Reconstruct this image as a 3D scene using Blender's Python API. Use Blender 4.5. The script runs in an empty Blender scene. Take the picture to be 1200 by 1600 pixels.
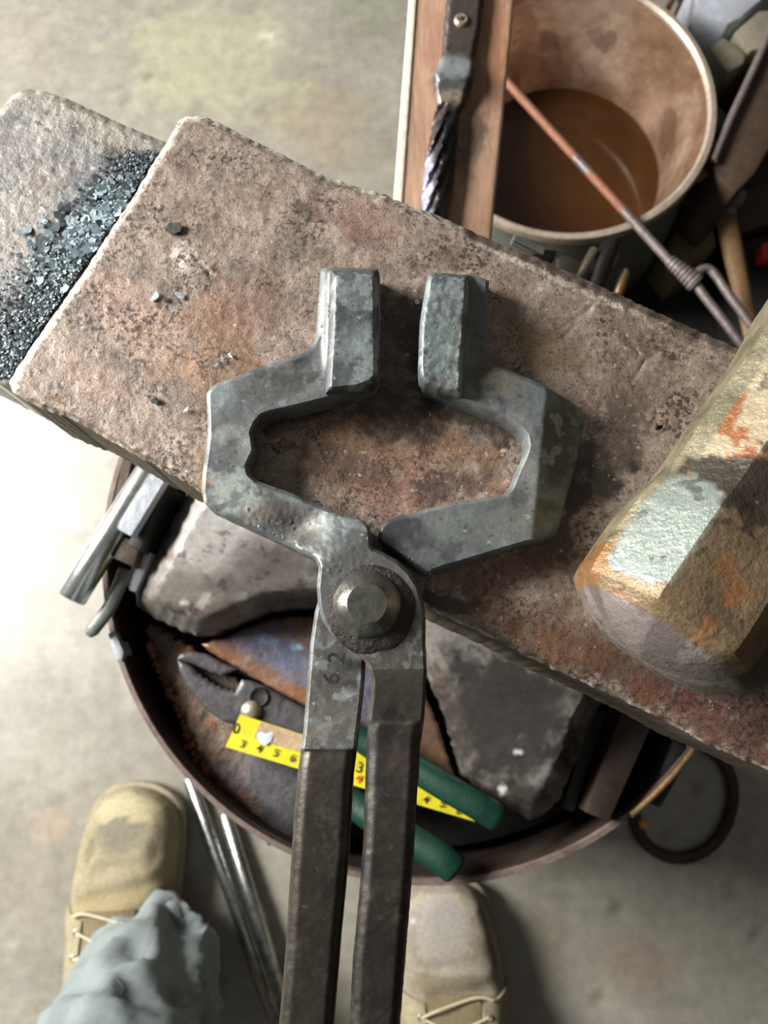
import bpy, bmesh, math, random
import numpy as np
from mathutils import Vector, Matrix, noise, geometry

random.seed(7)
# ------------------------------------------------------------------ camera, light, exposure
H = 0.97
TILT = math.radians(11)
FPX = 1300.0
cd = bpy.data.cameras.new('camera'); cam = bpy.data.objects.new('camera', cd)
bpy.context.scene.collection.objects.link(cam)
cam.location = (0, 0, H); cam.rotation_euler = (TILT, 0, 0)
cd.sensor_fit = 'VERTICAL'; cd.sensor_height = 1600/FPX*28.0; cd.lens = 28.0
cd.clip_start = 0.01; cd.clip_end = 50
cd.dof.use_dof = True; cd.dof.focus_distance = 0.305; cd.dof.aperture_fstop = 13.5
bpy.context.scene.camera = cam

w = bpy.data.worlds.new('world'); bpy.context.scene.world = w; w.use_nodes = True
w.node_tree.nodes['Background'].inputs[0].default_value = (1.0, 0.985, 0.95, 1)
w.node_tree.nodes['Background'].inputs[1].default_value = 0.15

def area(name, loc, target, sx, sy, power, col):
    l = bpy.data.lights.new(name, 'AREA'); l.shape = 'RECTANGLE'; l.size = sx; l.size_y = sy
    l.energy = power; l.color = col
    o = bpy.data.objects.new(name, l); bpy.context.scene.collection.objects.link(o)
    o.location = loc
    o.rotation_euler = (Vector(target)-Vector(loc)).to_track_quat('-Z', 'Y').to_euler()
    return o
area('doorway_daylight', (-1.5, 0.55, 1.27), (0.0, 0.0, 0.3), .75, .7, 106, (1.0, 0.975, 0.93))

vs = bpy.context.scene.view_settings
vs.view_transform = 'Standard'; vs.look = 'None'; vs.gamma = 1; vs.use_curve_mapping = False
vs.exposure = 0.0

# ------------------------------------------------------------------ helpers
C = bpy.context.scene.collection
CT, ST = math.cos(TILT), math.sin(TILT)
def P(px, py, z):
    """world point at height z seen at pixel (px,py) of the 1200x1600 frame"""
    x = (px-600)/FPX; y = -(py-800)/FPX
    d = Vector((x, y*CT+ST, y*ST-CT))
    s = (z-H)/d.z
    return Vector((d.x*s, d.y*s, z))
def lin(h):
    h = h.lstrip('#'); r = []
    for i in (0, 2, 4):
        c = int(h[i:i+2], 16)/255
        r.append(c/12.92 if c <= 0.04045 else ((c+0.055)/1.055)**2.4)
    return tuple(r)
W0 = {}
def wl(o): return W0.get(o.name, Vector((0, 0, 0)))
def link(o, parent, loc):
    C.objects.link(o)
    if parent is not None:
        o.parent = parent; o.location = loc-wl(parent)
    else: o.location = loc
    W0[o.name] = Vector(loc)
    return o
def thing(name, label, cat, loc, group=None):
    o = bpy.data.objects.new(name, None); o.empty_display_size = .02
    link(o, None, Vector(loc)); o['label'] = label; o['category'] = cat
    if group: o['group'] = group
    return o
def tag(o, label, cat=None, group=None, kind=None):
    if label: o['label'] = label
    if cat: o['category'] = cat
    if group: o['group'] = group
    if kind: o['kind'] = kind
    return o
def mesh(name, verts, faces, mat, parent=None, sharp=40, cols=None):
    verts = [Vector(v) for v in verts]
    lo = Vector([min(v[i] for v in verts) for i in range(3)]); hi = Vector([max(v[i] for v in verts) for i in range(3)])
    c = (lo+hi)/2
    me = bpy.data.meshes.new(name)
    me.from_pydata([v-c for v in verts], [], [list(f) for f in faces])
    if cols is not None:
        a = me.color_attributes.new('Col', 'FLOAT_COLOR', 'POINT')
        a.data.foreach_set('color', np.asarray(cols, dtype=np.float32).ravel())
    bm = bmesh.new(); bm.from_mesh(me)
    bmesh.ops.recalc_face_normals(bm, faces=bm.faces)
    bm.to_mesh(me); bm.free()
    for p in me.polygons: p.use_smooth = True
    me.set_sharp_from_angle(angle=math.radians(sharp))
    me.materials.append(mat)
    o = bpy.data.objects.new(name, me)
    return link(o, parent, c)
def densify(pts, step, jit=0.0, sc=0.1, closed=True):
    out = []; n = len(pts)
    for i in range(n if closed else n-1):
        a = pts[i]; b = pts[(i+1) % n]
        L = math.hypot(b[0]-a[0], b[1]-a[1]); k = max(1, int(round(L/step)))
        nx, ny = ((b[1]-a[1])/max(L, 1e-6), -(b[0]-a[0])/max(L, 1e-6))
        for j in range(k):
            t = j/k; x = a[0]+(b[0]-a[0])*t; y = a[1]+(b[1]-a[1])*t
            if jit: 
                d = noise.noise(Vector((x*sc, y*sc, 3.1)))*jit
                x += nx*d; y += ny*d
            out.append((x, y))
    if not closed: out.append(pts[-1])
    return out
def smooth(pts, it=1, closed=True):
    """Chaikin corner cutting"""
    for _ in range(it):
        o = []; n = len(pts)
        for i in range(n if closed else n-1):
            a = pts[i]; b = pts[(i+1) % n]
            o.append((a[0]*.75+b[0]*.25, a[1]*.75+b[1]*.25)); o.append((a[0]*.25+b[0]*.75, a[1]*.25+b[1]*.75))
        if not closed: o = [pts[0]]+o+[pts[-1]]
        pts = o
    return pts
def sm(e0, e1, x):
    t = min(max((x-e0)/(e1-e0), 0), 1); return t*t*(3-2*t)
def pdist(X, poly):
    A = np.array(poly); B = np.roll(A, -1, 0); best = np.full(len(X), 1e9)
    for a, b in zip(A, B):
        ab = b-a; t = np.clip(((X-a)@ab)/max(ab@ab, 1e-9), 0, 1)
        best = np.minimum(best, np.hypot(*(X-a-t[:, None]*ab).T))
    return best
def inside(X, poly):
    r = np.zeros(len(X), bool); n = len(poly)
    for i in range(n):
        x1, y1 = poly[i]; x2, y2 = poly[(i+1) % n]
        c = (y1 > X[:, 1]) != (y2 > X[:, 1])
        with np.errstate(divide='ignore', invalid='ignore'):
            xx = (x2-x1)*(X[:, 1]-y1)/((y2-y1) if y2 != y1 else 1e-9)+x1
        r ^= c & (X[:, 0] < xx)
    return r
def forge(name, outline, ztop, zbot, mat, parent=None, cham=(6, .0014), cell=5, jit=0, hf=None, colf=None, sharp=38, amp=0.0, nsc=.05, zf=None, bot=None, round_=0):
    """solid with an arbitrary outline (given as sight directions on plane ztop), a relief top with chamfered rim and side walls"""
    if round_: outline = smooth(outline, round_)
    O = densify(outline, cell, jit)
    A = np.array(O); lo = A.min(0); hi = A.max(0)
    gx = np.arange(lo[0], hi[0], cell); gy = np.arange(lo[1], hi[1], cell*.9)
    X, Y = np.meshgrid(gx, gy); X = X+(np.arange(len(gy)) % 2)[:, None]*cell*.5
    G = np.stack([X.ravel(), Y.ravel()], 1)
    cw0 = cham[0]
    G = G[inside(G, O)]; G = G[pdist(G, O) > cw0+cell*.45] if len(G) else G
    T_ = np.roll(A, -1, 0)-np.roll(A, 1, 0); T_ /= np.maximum(np.hypot(T_[:, 0], T_[:, 1]), 1e-9)[:, None]
    sg = 1 if np.sum(A[:, 0]*np.roll(A[:, 1], -1)-np.roll(A[:, 0], -1)*A[:, 1]) > 0 else -1
    Nn = np.stack([-T_[:, 1], T_[:, 0]], 1)*sg; ringp = []
    for off in (cw0*.33, cw0*.66, cw0):
        R_ = A+Nn*off; ok = inside(R_, O); ok[ok] &= pdist(R_[ok], O) > off*.93; ringp.append(R_[ok])
    G = np.vstack([g for g in ringp+[G] if len(g)])
    pts = [Vector(p) for p in O]+[Vector(p) for p in G]
    n = len(O)
    vo, ed, fa, _, _, _ = geometry.delaunay_2d_cdt(pts, [(i, (i+1) % n) for i in range(n)], [], 1, 1e-4)
    V = np.array([tuple(v) for v in vo]); d = pdist(V, O)
    cw, ch = cham
    z = np.full(len(V), ztop, float)
    if zf: z = np.array([zf(x, y) for x, y in V])
    base = z.copy()
    t = np.clip(d/cw, 0, 1); z -= ch*(1-t)**1.35
    if amp: z += amp*np.array([noise.fractal(Vector((x*nsc, y*nsc, 1.7)), 1.0, 2.0, 3) for x, y in V])
    if hf: z += np.array([hf(x, y, dd) for (x, y), dd in zip(V, d)])
    T = [P(x, y, zz) for (x, y), zz in zip(V, z)]
    cnt = {}
    for f in fa:
        for i in range(len(f)):
            a, b = f[i], f[(i+1) % len(f)]; cnt.setdefault((min(a, b), max(a, b)), []).append((a, b))
    verts = list(T); faces = [list(f) for f in fa]; bi = {}
    zb = zbot if callable(zbot) else (lambda x, y, zz: zbot)
    for k, l in cnt.items():
        if len(l) == 1:
            for v in k:
                if v not in bi:
                    bi[v] = len(verts); p = T[v].copy(); p.z = min(zb(V[v][0], V[v][1], z[v]), p.z-1e-4)
                    if bot is not None: p = bot(p)
                    verts.append(p)
            a, b = l[0]; faces.append([a, bi[a], bi[b], b])
    nxt = {}
    for k, l in cnt.items():
        if len(l) == 1: nxt[l[0][0]] = l[0][1]
    while nxt:
        s = next(iter(nxt)); loop = [s]; c = nxt.pop(s)
        while c != s and c in nxt: loop.append(c); c = nxt.pop(c)
        if len(loop) > 2: faces.append([bi[v] for v in reversed(loop)])
    cols = None
    if colf:
        cc = colf(V, d); extra = sorted(bi, key=lambda v: bi[v]); cols = np.vstack([cc, cc[extra]]) if extra else cc
    return mesh(name, verts, faces, mat, parent, sharp, cols)
def vn(V, s, k=0.0):
    return np.array([noise.fractal(Vector((x*s, y*s, k)), 1.0, 2.0, 4) for x, y in V])
def stains_and_light(lst, ns=.03, edge=.55, base=None):
    def f(V, d):
        n1 = vn(V, ns, 5.0); n2 = vn(V, ns*3.2, 9.0)
        col = np.zeros((len(V), 4)); 
        if base: col[:, :3] = lin(base)
        for s in lst:
            x, y, rx, ry, ang, hx, st = s
            a = math.radians(ang); dx = V[:, 0]-x; dy = V[:, 1]-y
            u = (dx*math.cos(a)+dy*math.sin(a))/rx; v = (-dx*math.sin(a)+dy*math.cos(a))/ry
            r = np.sqrt(u*u+v*v)+n1*edge+n2*edge*.7
            wgt = st*np.clip((1.15-r)/.5, 0, 1)
            c = np.array(lin(hx))
            A = col[:, 3]; na = wgt+A*(1-wgt)
            col[:, :3] = np.where(na[:, None] > 1e-6, (c*wgt[:, None]+col[:, :3]*(A*(1-wgt))[:, None])/np.maximum(na, 1e-6)[:, None], c)
            col[:, 3] = na
        return col
    return f
def prism(name, outline, ztop, zbot, mat, parent=None, bev=.001, tilt=None, sharp=35):
    """bevelled solid block; tilt(px,py)->dz lets the top slope"""
    bm = bmesh.new()
    top = [bm.verts.new(P(x, y, ztop+(tilt(x, y) if tilt else 0))) for x, y in outline]
    f = bm.faces.new(top)
    r = bmesh.ops.extrude_face_region(bm, geom=[f])
    for g in r['geom']:
        if isinstance(g, bmesh.types.BMVert): g.co.z = g.co.z-(ztop-zbot)
    bmesh.ops.recalc_face_normals(bm, faces=bm.faces)
    if bev: bmesh.ops.bevel(bm, geom=list(bm.edges), offset=bev, segments=2, profile=.6, affect='EDGES', clamp_overlap=True)
    bm.verts.index_update()
    vs_ = [v.co.copy() for v in bm.verts]; fs = [[v.index for v in q.verts] for q in bm.faces]; bm.free()
    return mesh(name, vs_, fs, mat, parent, sharp)
def tube(name, path, rad, mat, parent=None, seg=12, flat=(1, 1), phase=0, up=None, cap=True, sharp=50, twist=0, ret=False):
    path = [Vector(p) for p in path]; n = len(path)
    R = rad if isinstance(rad, (list, tuple)) else [rad]*n
    V = []; F = []; pn = None
    for i, p in enumerate(path):
        t = (path[min(i+1, n-1)]-path[max(i-1, 0)]).normalized()
        if pn is None:
            u = up or (Vector((0, 0, 1)) if abs(t.z) < .9 else Vector((1, 0, 0)))
            a = (u-t*u.dot(t)).normalized()
        else: a = (pn-t*pn.dot(t)).normalized()
        pn = a; b = t.cross(a)
        for k in range(seg):
            an = 2*math.pi*(k+.5*phase)/seg+twist*i
            V.append(p+a*math.cos(an)*R[i]*flat[0]+b*math.sin(an)*R[i]*flat[1])
    for i in range(n-1):
        for k in range(seg):
            F.append([i*seg+k, i*seg+(k+1) % seg, (i+1)*seg+(k+1) % seg, (i+1)*seg+k])
    if cap: F.append(list(range(seg))); F.append([(n-1)*seg+k for k in range(seg)])
    if ret: return V, F
    return mesh(name, V, F, mat, parent, sharp)
def lathe(name, prof, center, mat, parent=None, seg=96, sharp=35, axis=None, wob=0):
    V = []; F = []; m = len(prof); rot = Matrix.Identity(3)
    if axis is not None: rot = Vector((0, 0, 1)).rotation_difference(Vector(axis).normalized()).to_matrix()
    for k in range(seg):
        a = 2*math.pi*k/seg
        for r, z in prof:
            rr = r*(1+wob*noise.noise(Vector((math.cos(a)*2, math.sin(a)*2, z*10))))
            V.append(Vector(center)+rot@Vector((rr*math.cos(a), rr*math.sin(a), z)))
    for k in range(seg):
        for j in range(m-1):
            F.append([k*m+j, ((k+1) % seg)*m+j, ((k+1) % seg)*m+j+1, k*m+j+1])
    if prof[0][0] > 1e-6 and prof[0] != prof[-1]: F.append([k*m for k in range(seg)])
    if prof[-1][0] > 1e-6 and prof[0] != prof[-1]: F.append([k*m+m-1 for k in range(seg)])
    o = mesh(name, V, F, mat, parent, sharp)
    bm = bmesh.new(); bm.from_mesh(o.data); bmesh.ops.remove_doubles(bm, verts=bm.verts, dist=1e-6)
    bmesh.ops.recalc_face_normals(bm, faces=bm.faces); bm.to_mesh(o.data); bm.free()
    return o
def loft(name, rings, mat, parent=None, cap=True, sharp=40, cols=None):
    n = len(rings[0]); V = [v for r in rings for v in r]; F = []
    for i in range(len(rings)-1):
        for k in range(n): F.append([i*n+k, i*n+(k+1) % n, (i+1)*n+(k+1) % n, (i+1)*n+k])
    if cap: F.append(list(range(n))); F.append([(len(rings)-1)*n+k for k in range(n)])
    return mesh(name, V, F, mat, parent, sharp, cols)
def text(name, s, px, py, z, size, ang, mat, parent, depth=.0001, bold=0):
    cu = bpy.data.curves.new(name, 'FONT'); cu.body = s; cu.size = size; cu.extrude = depth; cu.align_x = 'CENTER'; cu.align_y = 'CENTER'
    cu.offset = bold
    t = bpy.data.objects.new('tmp', cu); C.objects.link(t)
    bpy.context.view_layer.update()
    me = bpy.data.meshes.new_from_object(t.evaluated_get(bpy.context.evaluated_depsgraph_get()))
    bpy.data.objects.remove(t)
    me.materials.clear(); me.materials.append(mat); me.name = name
    o = bpy.data.objects.new(name, me); link(o, parent, P(px, py, z)); o.rotation_euler = (0, 0, math.radians(ang))
    return o

# ------------------------------------------------------------------ materials
def M(name, cols, scale=30, rough=(.5, .7), metal=0.0, bump=.3, bscale=200, specks=(), attr=False, dist=.002, coat=0, spec=.5, stretch=None, rscale=None, emit=None):
    m = bpy.data.materials.new(name); m.use_nodes = True; N = m.node_tree.nodes; L = m.node_tree.links
    b = N['Principled BSDF']; tc = N.new('ShaderNodeTexCoord'); src = tc.outputs['Object']
    if stretch:
        mp = N.new('ShaderNodeMapping'); mp.inputs['Scale'].default_value = stretch[:3]
        if len(stretch) > 3: mp.inputs['Rotation'].default_value = (0, 0, math.radians(stretch[3]))
        mp.vector_type = 'TEXTURE' if len(stretch) > 3 else 'POINT'
        L.new(src, mp.inputs[0]); src = mp.outputs[0]
    def nz(s, det=6, r=.6, d=0):
        n = N.new('ShaderNodeTexNoise'); n.inputs['Scale'].default_value = s; n.inputs['Detail'].default_value = det
        n.inputs['Roughness'].default_value = r; n.inputs['Distortion'].default_value = d; L.new(src, n.inputs['Vector']); return n
    n1 = nz(scale, 8, .65, .6)
    cr = N.new('ShaderNodeValToRGB'); els = cr.color_ramp.elements
    while len(els) < len(cols): els.new(.5)
    for i, c in enumerate(cols):
        els[i].position = .3+.4*i/max(1, len(cols)-1); els[i].color = (*lin(c), 1)
    L.new(n1.outputs['Fac'], cr.inputs[0]); col = cr.outputs[0]
    def mix(a, bcol, fac):
        x = N.new('ShaderNodeMix'); x.data_type = 'RGBA'
        L.new(fac, x.inputs[0]); L.new(a, x.inputs[6])
        if isinstance(bcol, tuple): x.inputs[7].default_value = (*bcol, 1)
        else: L.new(bcol, x.inputs[7])
        return x.outputs[2]
    if attr:
        at = N.new('ShaderNodeAttribute'); at.attribute_name = 'Col'
        col = mix(col, at.outputs['Color'], at.outputs['Alpha'])
    hs = []
    for spk in specks:
        hx, sc, th, st = spk[:4]; q = nz(sc, 3, .6)
        mr = N.new('ShaderNodeMapRange'); mr.inputs[1].default_value = th; mr.inputs[2].default_value = th+.05; mr.inputs[4].default_value = st
        L.new(q.outputs['Fac'], mr.inputs[0]); fo_ = mr.outputs[0]
        if len(spk) > 4:
            q2 = nz(spk[4], 3, .55); m3 = N.new('ShaderNodeMapRange'); m3.inputs[1].default_value = .46; m3.inputs[2].default_value = .6; L.new(q2.outputs['Fac'], m3.inputs[0])
            mm_ = N.new('ShaderNodeMath'); mm_.operation = 'MULTIPLY'; L.new(fo_, mm_.inputs[0]); L.new(m3.outputs[0], mm_.inputs[1]); fo_ = mm_.outputs[0]
        col = mix(col, lin(hx), fo_)
    # fine value variation
    n3 = nz(bscale, 4, .7)
    mr = N.new('ShaderNodeMapRange'); mr.inputs[1].default_value = .3; mr.inputs[2].default_value = .7; mr.inputs[3].default_value = .82; mr.inputs[4].default_value = 1.15
    L.new(n3.outputs['Fac'], mr.inputs[0])
    vm = N.new('ShaderNodeVectorMath'); vm.operation = 'SCALE'; L.new(col, vm.inputs[0]); L.new(mr.outputs[0], vm.inputs['Scale'])
    L.new(vm.outputs[0], b.inputs['Base Color'])
    n2 = nz(rscale or scale*2.3, 5, .6)
    mr2 = N.new('ShaderNodeMapRange'); mr2.inputs[1].default_value = .35; mr2.inputs[2].default_value = .65; mr2.inputs[3].default_value = rough[0]; mr2.inputs[4].default_value = rough[1]
    L.new(n2.outputs['Fac'], mr2.inputs[0]); L.new(mr2.outputs[0], b.inputs['Roughness'])
    b.inputs['Metallic'].default_value = metal; b.inputs['Coat Weight'].default_value = coat; b.inputs['Specular IOR Level'].default_value = spec
    if bump:
        bp = N.new('ShaderNodeBump'); bp.inputs['Strength'].default_value = bump; bp.inputs['Distance'].default_value = dist
        L.new(n3.outputs['Fac'], bp.inputs['Height'])
        bp2 = N.new('ShaderNodeBump'); bp2.inputs['Strength'].default_value = bump*.7; bp2.inputs['Distance'].default_value = dist*2.5
        L.new(n1.outputs['Fac'], bp2.inputs['Height']); L.new(bp.outputs[0], bp2.inputs['Normal']); L.new(bp2.outputs[0], b.inputs['Normal'])
    return m
mFloor = M('concrete', ['#807c70', '#8e8a7f', '#9a978c'], 6, (.30, .42), 0, .07, 60, [('#85806f', 26, .66, .35)], True, .002, spec=.9)
mFace = M('anvil_face_patina', ['#6f645b', '#938377', '#ab9b8d'], 75, (.34, .6), .2, .45, 900, [('#6b5a52', 130, .56, .45), ('#3a302b', 520, .52, .8, 45), ('#453a34', 420, .62, .7), ('#d0c3b5', 330, .66, .5), ('#2c2523', 1000, .60, .7)], True, .0006)
mTable = M('anvil_table_steel', ['#5f5d5b', '#7d7a77', '#918d88'], 70, (.38, .55), .2, .5, 500, [('#3c3a39', 260, .62, .7), ('#c8c4bb', 200, .66, .6)], True, .001)
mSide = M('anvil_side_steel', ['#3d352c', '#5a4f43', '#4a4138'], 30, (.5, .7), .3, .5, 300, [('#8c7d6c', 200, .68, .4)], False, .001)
mFoot = M('anvil_foot_iron', ['#6d6864', '#8b8681', '#a09b96'], 22, (.30, .5), .3, .2, 160, [('#3a3431', 60, .6, .6)], True, .0015)
mTong = M('forged_tong_steel', ['#525455', '#66696a', '#797d7b'], 60, (.36, .54), .22, .25, 700, [('#8e9595', 95, .57, .55, 30), ('#3c3e3f', 75, .58, .55), ('#a9b2b0', 240, .66, .5), ('#2f3132', 420, .64, .5)], True, .0005)
mJaw = M('scaled_jaw_steel', ['#474a4b', '#54585a', '#5d6162'], 60, (.36, .54), .22, .3, 700, [('#808988', 75, .52, .8), ('#3b3e3f', 110, .58, .5), ('#a4adab', 330, .64, .6), ('#2a2c2d', 520, .63, .6)], True, .0006)
mRein = M('tong_rein_steel', ['#393632', '#4a463f', '#534e47'], 45, (.34, .5), .45, .25, 500, [('#26262a', 60, .6, .5), ('#6a625a', 260, .68, .4)], True, .0005)
mRivet = M('rivet_steel', ['#6a6a62', '#85857b', '#77746c'], 120, (.2, .34), .85, .3, 600, (), False, .0004)
mGrime = M('rust_grime', ['#0e0807', '#22100b', '#170b08'], 200, (.3, .6), 0, .8, 900, [('#7a3a20', 500, .68, .6)], False, .0008)
mHam = M('hammer_head_patina', ['#57493a', '#7d6a50', '#675845'], 50, (.3, .5), .35, .6, 420, [('#352c24', 110, .60, .6), ('#b8a98a', 240, .70, .5)], True, .001)
mWoodH = M('hickory', ['#6a5236', '#7c6040', '#5e482e'], 12, (.5, .65), 0, .2, 150)
mScale = M('mill_scale', ['#5f7078', '#93a5ab', '#7c8d93'], 250, (.3, .5), .25, .3, 600, [('#32383c', 160, .58, .7)], True, .0004)
mBlis = M('pale_blister', ['#7f8b8b', '#9aa5a3'], 300, (.35, .5), .2, .3, 600, (), False, .0005)
mFlakeD = M('dark_scale', ['#2a2826', '#3c3937'], 300, (.35, .6), .2, .4, 600, (), False, .0005)
mFlakeL = M('pale_scale', ['#9fb0b0', '#c9d2d0'], 300, (.3, .5), .2, .3, 600, (), False, .0005)
mDrum = M('drum_steel', ['#2b221e', '#3f332c', '#342a25'], 14, (.45, .65), .35, .3, 120, [('#7b6a5a', 60, .68, .4)], False, .001)
mDark = M('dark_iron', ['#1d1b1a', '#2e2b29', '#242120'], 30, (.45, .65), .3, .3, 150, (), False, .001)
mBlack = M('flat_black', ['#141211', '#1f1b19'], 20, (.6, .85), 0, .4, 120, (), False, .002)
mRust = M('rusty_crust', ['#5b4436', '#77655a', '#8a7565'], 28, (.55, .8), .05, .9, 240, [('#9a5a2c', 70, .58, .6), ('#5d6a80', 90, .66, .5)], True, .0025)
mPlate = M('heat_blued_plate', ['#6f4f3b', '#8a6850', '#75594a'], 26, (.3, .5), .35, .4, 300, [('#38383f', 60, .62, .5)], True, .001)
mBright = M('bright_steel', ['#c8c9c8', '#dadad8'], 20, (.18, .3), .95, .08, 150, (), False, .0004)
mRod = M('polished_rod', ['#8b8d8c', '#a7a9a7', '#6f7170'], 40, (.2, .34), .95, .35, 120, [('#3a3a38', 160, .66, .4)], False, .0008)
mLilac = M('galvanised_bar', ['#9aa0a8', '#b7bcc4'], 30, (.35, .5), .3, .2, 150)
mYellow = M('tape_yellow', ['#c4bb1e', '#d0c72e'], 30, (.35, .5), 0, .05, 100, (), False)
mTapeTan = M('tape_tan', ['#a58f72', '#b7a080', '#937c62'], 60, (.3, .5), 0, .2, 200)
mChip = M('pale_wood_chip', ['#c8963f', '#dcb060'], 30, (.6, .7), 0, .1, 100)
mRimD = M('drum_rim', ['#5e504a', '#7c6c65', '#6d5e57'], 40, (.4, .6), .3, .3, 200, (), False, .0008)
mInk = M('ink_black', ['#2c2b1a', '#343222'], 30, (.6, .7), 0, 0, 100)
mInkR = M('ink_red', ['#d2481f', '#dd5526'], 30, (.6, .7), 0, 0, 100)
mGreen = M('green_vinyl', ['#06291f', '#083326', '#05241d'], 20, (.35, .5), 0, .15, 120)
mPlier = M('plier_steel', ['#3a3837', '#575557', '#4a484a'], 60, (.35, .55), .4, .4, 300, [('#8aa0b8', 130, .70, .6)], False, .0008)
mWhite = M('white_plastic', ['#c3c9d6', '#d6dae2'], 8, (.4, .5), 0, .05, 60)
mWood = M('board_wood', ['#9a7a64', '#b08e76', '#bd9c83'], 50, (.5, .65), 0, .25, 300, [('#80604b', 70, .60, .4)], True, .001, stretch=(1, .1, 1))
mWoodEdge = M('board_lit_edge', ['#e6d6bd', '#f0e4d0'], 15, (.5, .65), 0, .2, 150)  # pale tone stands for side light on the board's left edge
mStrap = M('forged_strap', ['#3b3532', '#4b4441', '#423b38'], 40, (.4, .55), .35, .3, 220, (), True, .0008)
mScrew = M('screw_zinc', ['#a0917f', '#b7a894'], 60, (.3, .45), .6, .2, 300)
mBktIn = M('bucket_inside', ['#674c3b', '#94755f', '#c8b29d'], 9, (.22, .4), .45, .3, 80, [('#5a4033', 14, .60, .5)], False, .002)
mBktOut = M('bucket_outside', ['#5d625c', '#70756e'], 12, (.4, .55), .2, .2, 80)
mBktRim = M('bucket_rim', ['#a39484', '#bdb0a0'], 30, (.35, .5), .3, .2, 150)
mWater = M('rusty_quench_water', ['#3a210c', '#462a10', '#3f250e'], 6, (.06, .1), 0, .02, 20, (), False, .002)
mPoker = M('poker_steel', ['#6a605e', '#7d7371', '#877c79'], 40, (.35, .5), .45, .25, 200, (), False)
mOrange = M('orange_rust', ['#7a4a34', '#8f5f46', '#6b4a40'], 60, (.5, .7), .05, .3, 200)
mBoot = M('tan_suede', ['#7f765e', '#8f866d', '#9d947b'], 30, (.75, .9), 0, .4, 260, [('#857656', 70, .64, .4)], True, .001, spec=.2)
mBootG = M('dusty_suede', ['#7d7566', '#8e8677', '#a19989'], 30, (.75, .9), 0, .4, 260, [('#7d7463', 70, .64, .4)], True, .001, spec=.2)
mSole = M('tan_rubber', ['#958c74', '#857c66'], 20, (.6, .8), 0, .3, 120)
mLace = M('lace_cord', ['#cfc3a8', '#bfb394'], 60, (.8, .9), 0, .5, 900)
mTrous = M('grey_green_cotton', ['#727b7b', '#80898a', '#78817f'], 14, (.8, .9), 0, .3, 900, (), False, .0006, spec=.2)
mBox = M('olive_cardboard', ['#6b5f45', '#7d7052'], 12, (.7, .8), 0, .2, 80)
mLeather = M('brown_leather', ['#3e3025', '#4c3b2d'], 20, (.5, .7), 0, .3, 120)
mRed = M('red_plastic', ['#c8202a', '#d32a32'], 20, (.35, .5), 0, 0, 100)
mBeige = M('stone_beige', ['#857e6c', '#989180'], 16, (.7, .85), 0, .3, 90)
mEdge = M('scraped_iron', ['#7c7270', '#8d8380'], 30, (.35, .5), .5, .2, 150)
mBrass = M('brassy_tone', ['#8a6a48', '#b89a74'], 40, (.3, .45), .5, .3, 150)  # also colours the painted highlight strip on the drum rim

# ------------------------------------------------------------------ floor
def axis(lo, hi, far, st):
    a = list(np.arange(lo, hi+1e-6, st)); return [-far, -1.6]+a+[1.6, far]
xs = axis(-.8, .8, 4, .0125); ys = [-4, -1.6]+list(np.arange(-.8, 1.0, .0125))+[1.6, 4]
V = [(x, y, 0) for y in ys for x in xs]; nx = len(xs)
F = [[j*nx+i, j*nx+i+1, (j+1)*nx+i+1, (j+1)*nx+i] for j in range(len(ys)-1) for i in range(nx-1)]
fl = []
for px, py, rx, ry, a, hx, s in [
    (500, 190, 90, 60, 10, '#8f8168', .5), (330, 90, 150, 110, 0, '#a3a488', .6), (590, 20, 60, 30, 0, '#8b8f7c', .5), (560, 250, 40, 60, 0, '#86806d', .4),
    (228, 118, 5, 9, 0, '#5d584a', .8), (200, 152, 7, 7, 0, '#7b7662', .6), (420, 60, 20, 8, 30, '#d2cdbb', .6), (30, 60, 60, 40, 0, '#979284', .4),
    (96, 1240, 14, 9, 0, '#5f4e42', .8), (130, 1237, 12, 8, -30, '#6a5548', .7), (85, 1285, 34, 28, 0, '#a58d78', .5), (110, 800, 45, 30, 40, '#b99f95', .6),
    (70, 890, 10, 10, 0, '#8f8a80', .5), (40, 1390, 60, 60, 0, '#8f897a', .4), (380, 1565, 16, 10, 0, '#5a5142', .5), (20, 1480, 20, 5, 20, '#b9b4a4', .4),
    (1095, 1228, 14, 7, 0, '#4a3c30', .8), (1045, 1300, 12, 7, 0, '#5a4e40', .7), (1060, 1330, 14, 14, 0, '#938a78', .5), (900, 1350, 60, 20, 0, '#7a715f', .5),
    (1140, 1390, 12, 12, 0, '#6a6050', .6), (960, 1420, 10, 8, 0, '#5f5545', .7), (1000, 1510, 60, 40, 0, '#8a7060', .4), (850, 1500, 30, 60, 0, '#807660', .4),
    (1180, 1460, 14, 10, 0, '#5d5444', .6), (930, 1560, 10, 6, 0, '#5a5142', .6), (215, 1040, 30, 60, 0, '#b3afa4', .3), (1170, 1300, 8, 16, 0, '#5c5242', .5)]:
    c = P(px, py, 0); k = (P(px+10, py, 0)-c).length/10
    fl.append((c.x, c.y, rx*k, ry*k, -a, hx, s))
VA = np.array(V)[:, :2]
cols = stains_and_light(fl, 22.0, .5)(VA, None)
fo = mesh('floor', V, F, mFloor, None, 40, cols); fo['kind'] = 'structure'
def wall(name, a, b, c, d, m):
    V = [Vector(p) for p in (a, b, c, d)]; n = (V[1]-V[0]).cross(V[3]-V[0]).normalized()*.1
    V += [p-n for p in V]
    o = mesh(name, V, [[0, 1, 2, 3], [7, 6, 5, 4], [0, 4, 5, 1], [1, 5, 6, 2], [2, 6, 7, 3], [3, 7, 4, 0]], m); o['kind'] = 'structure'
mWall = M('workshop_wall', ['#4a4238', '#5a5145', '#51483d'], 3, (.8, .9), 0, .1, 20)  # unseen walls added to cut ambient light from these sides
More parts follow.
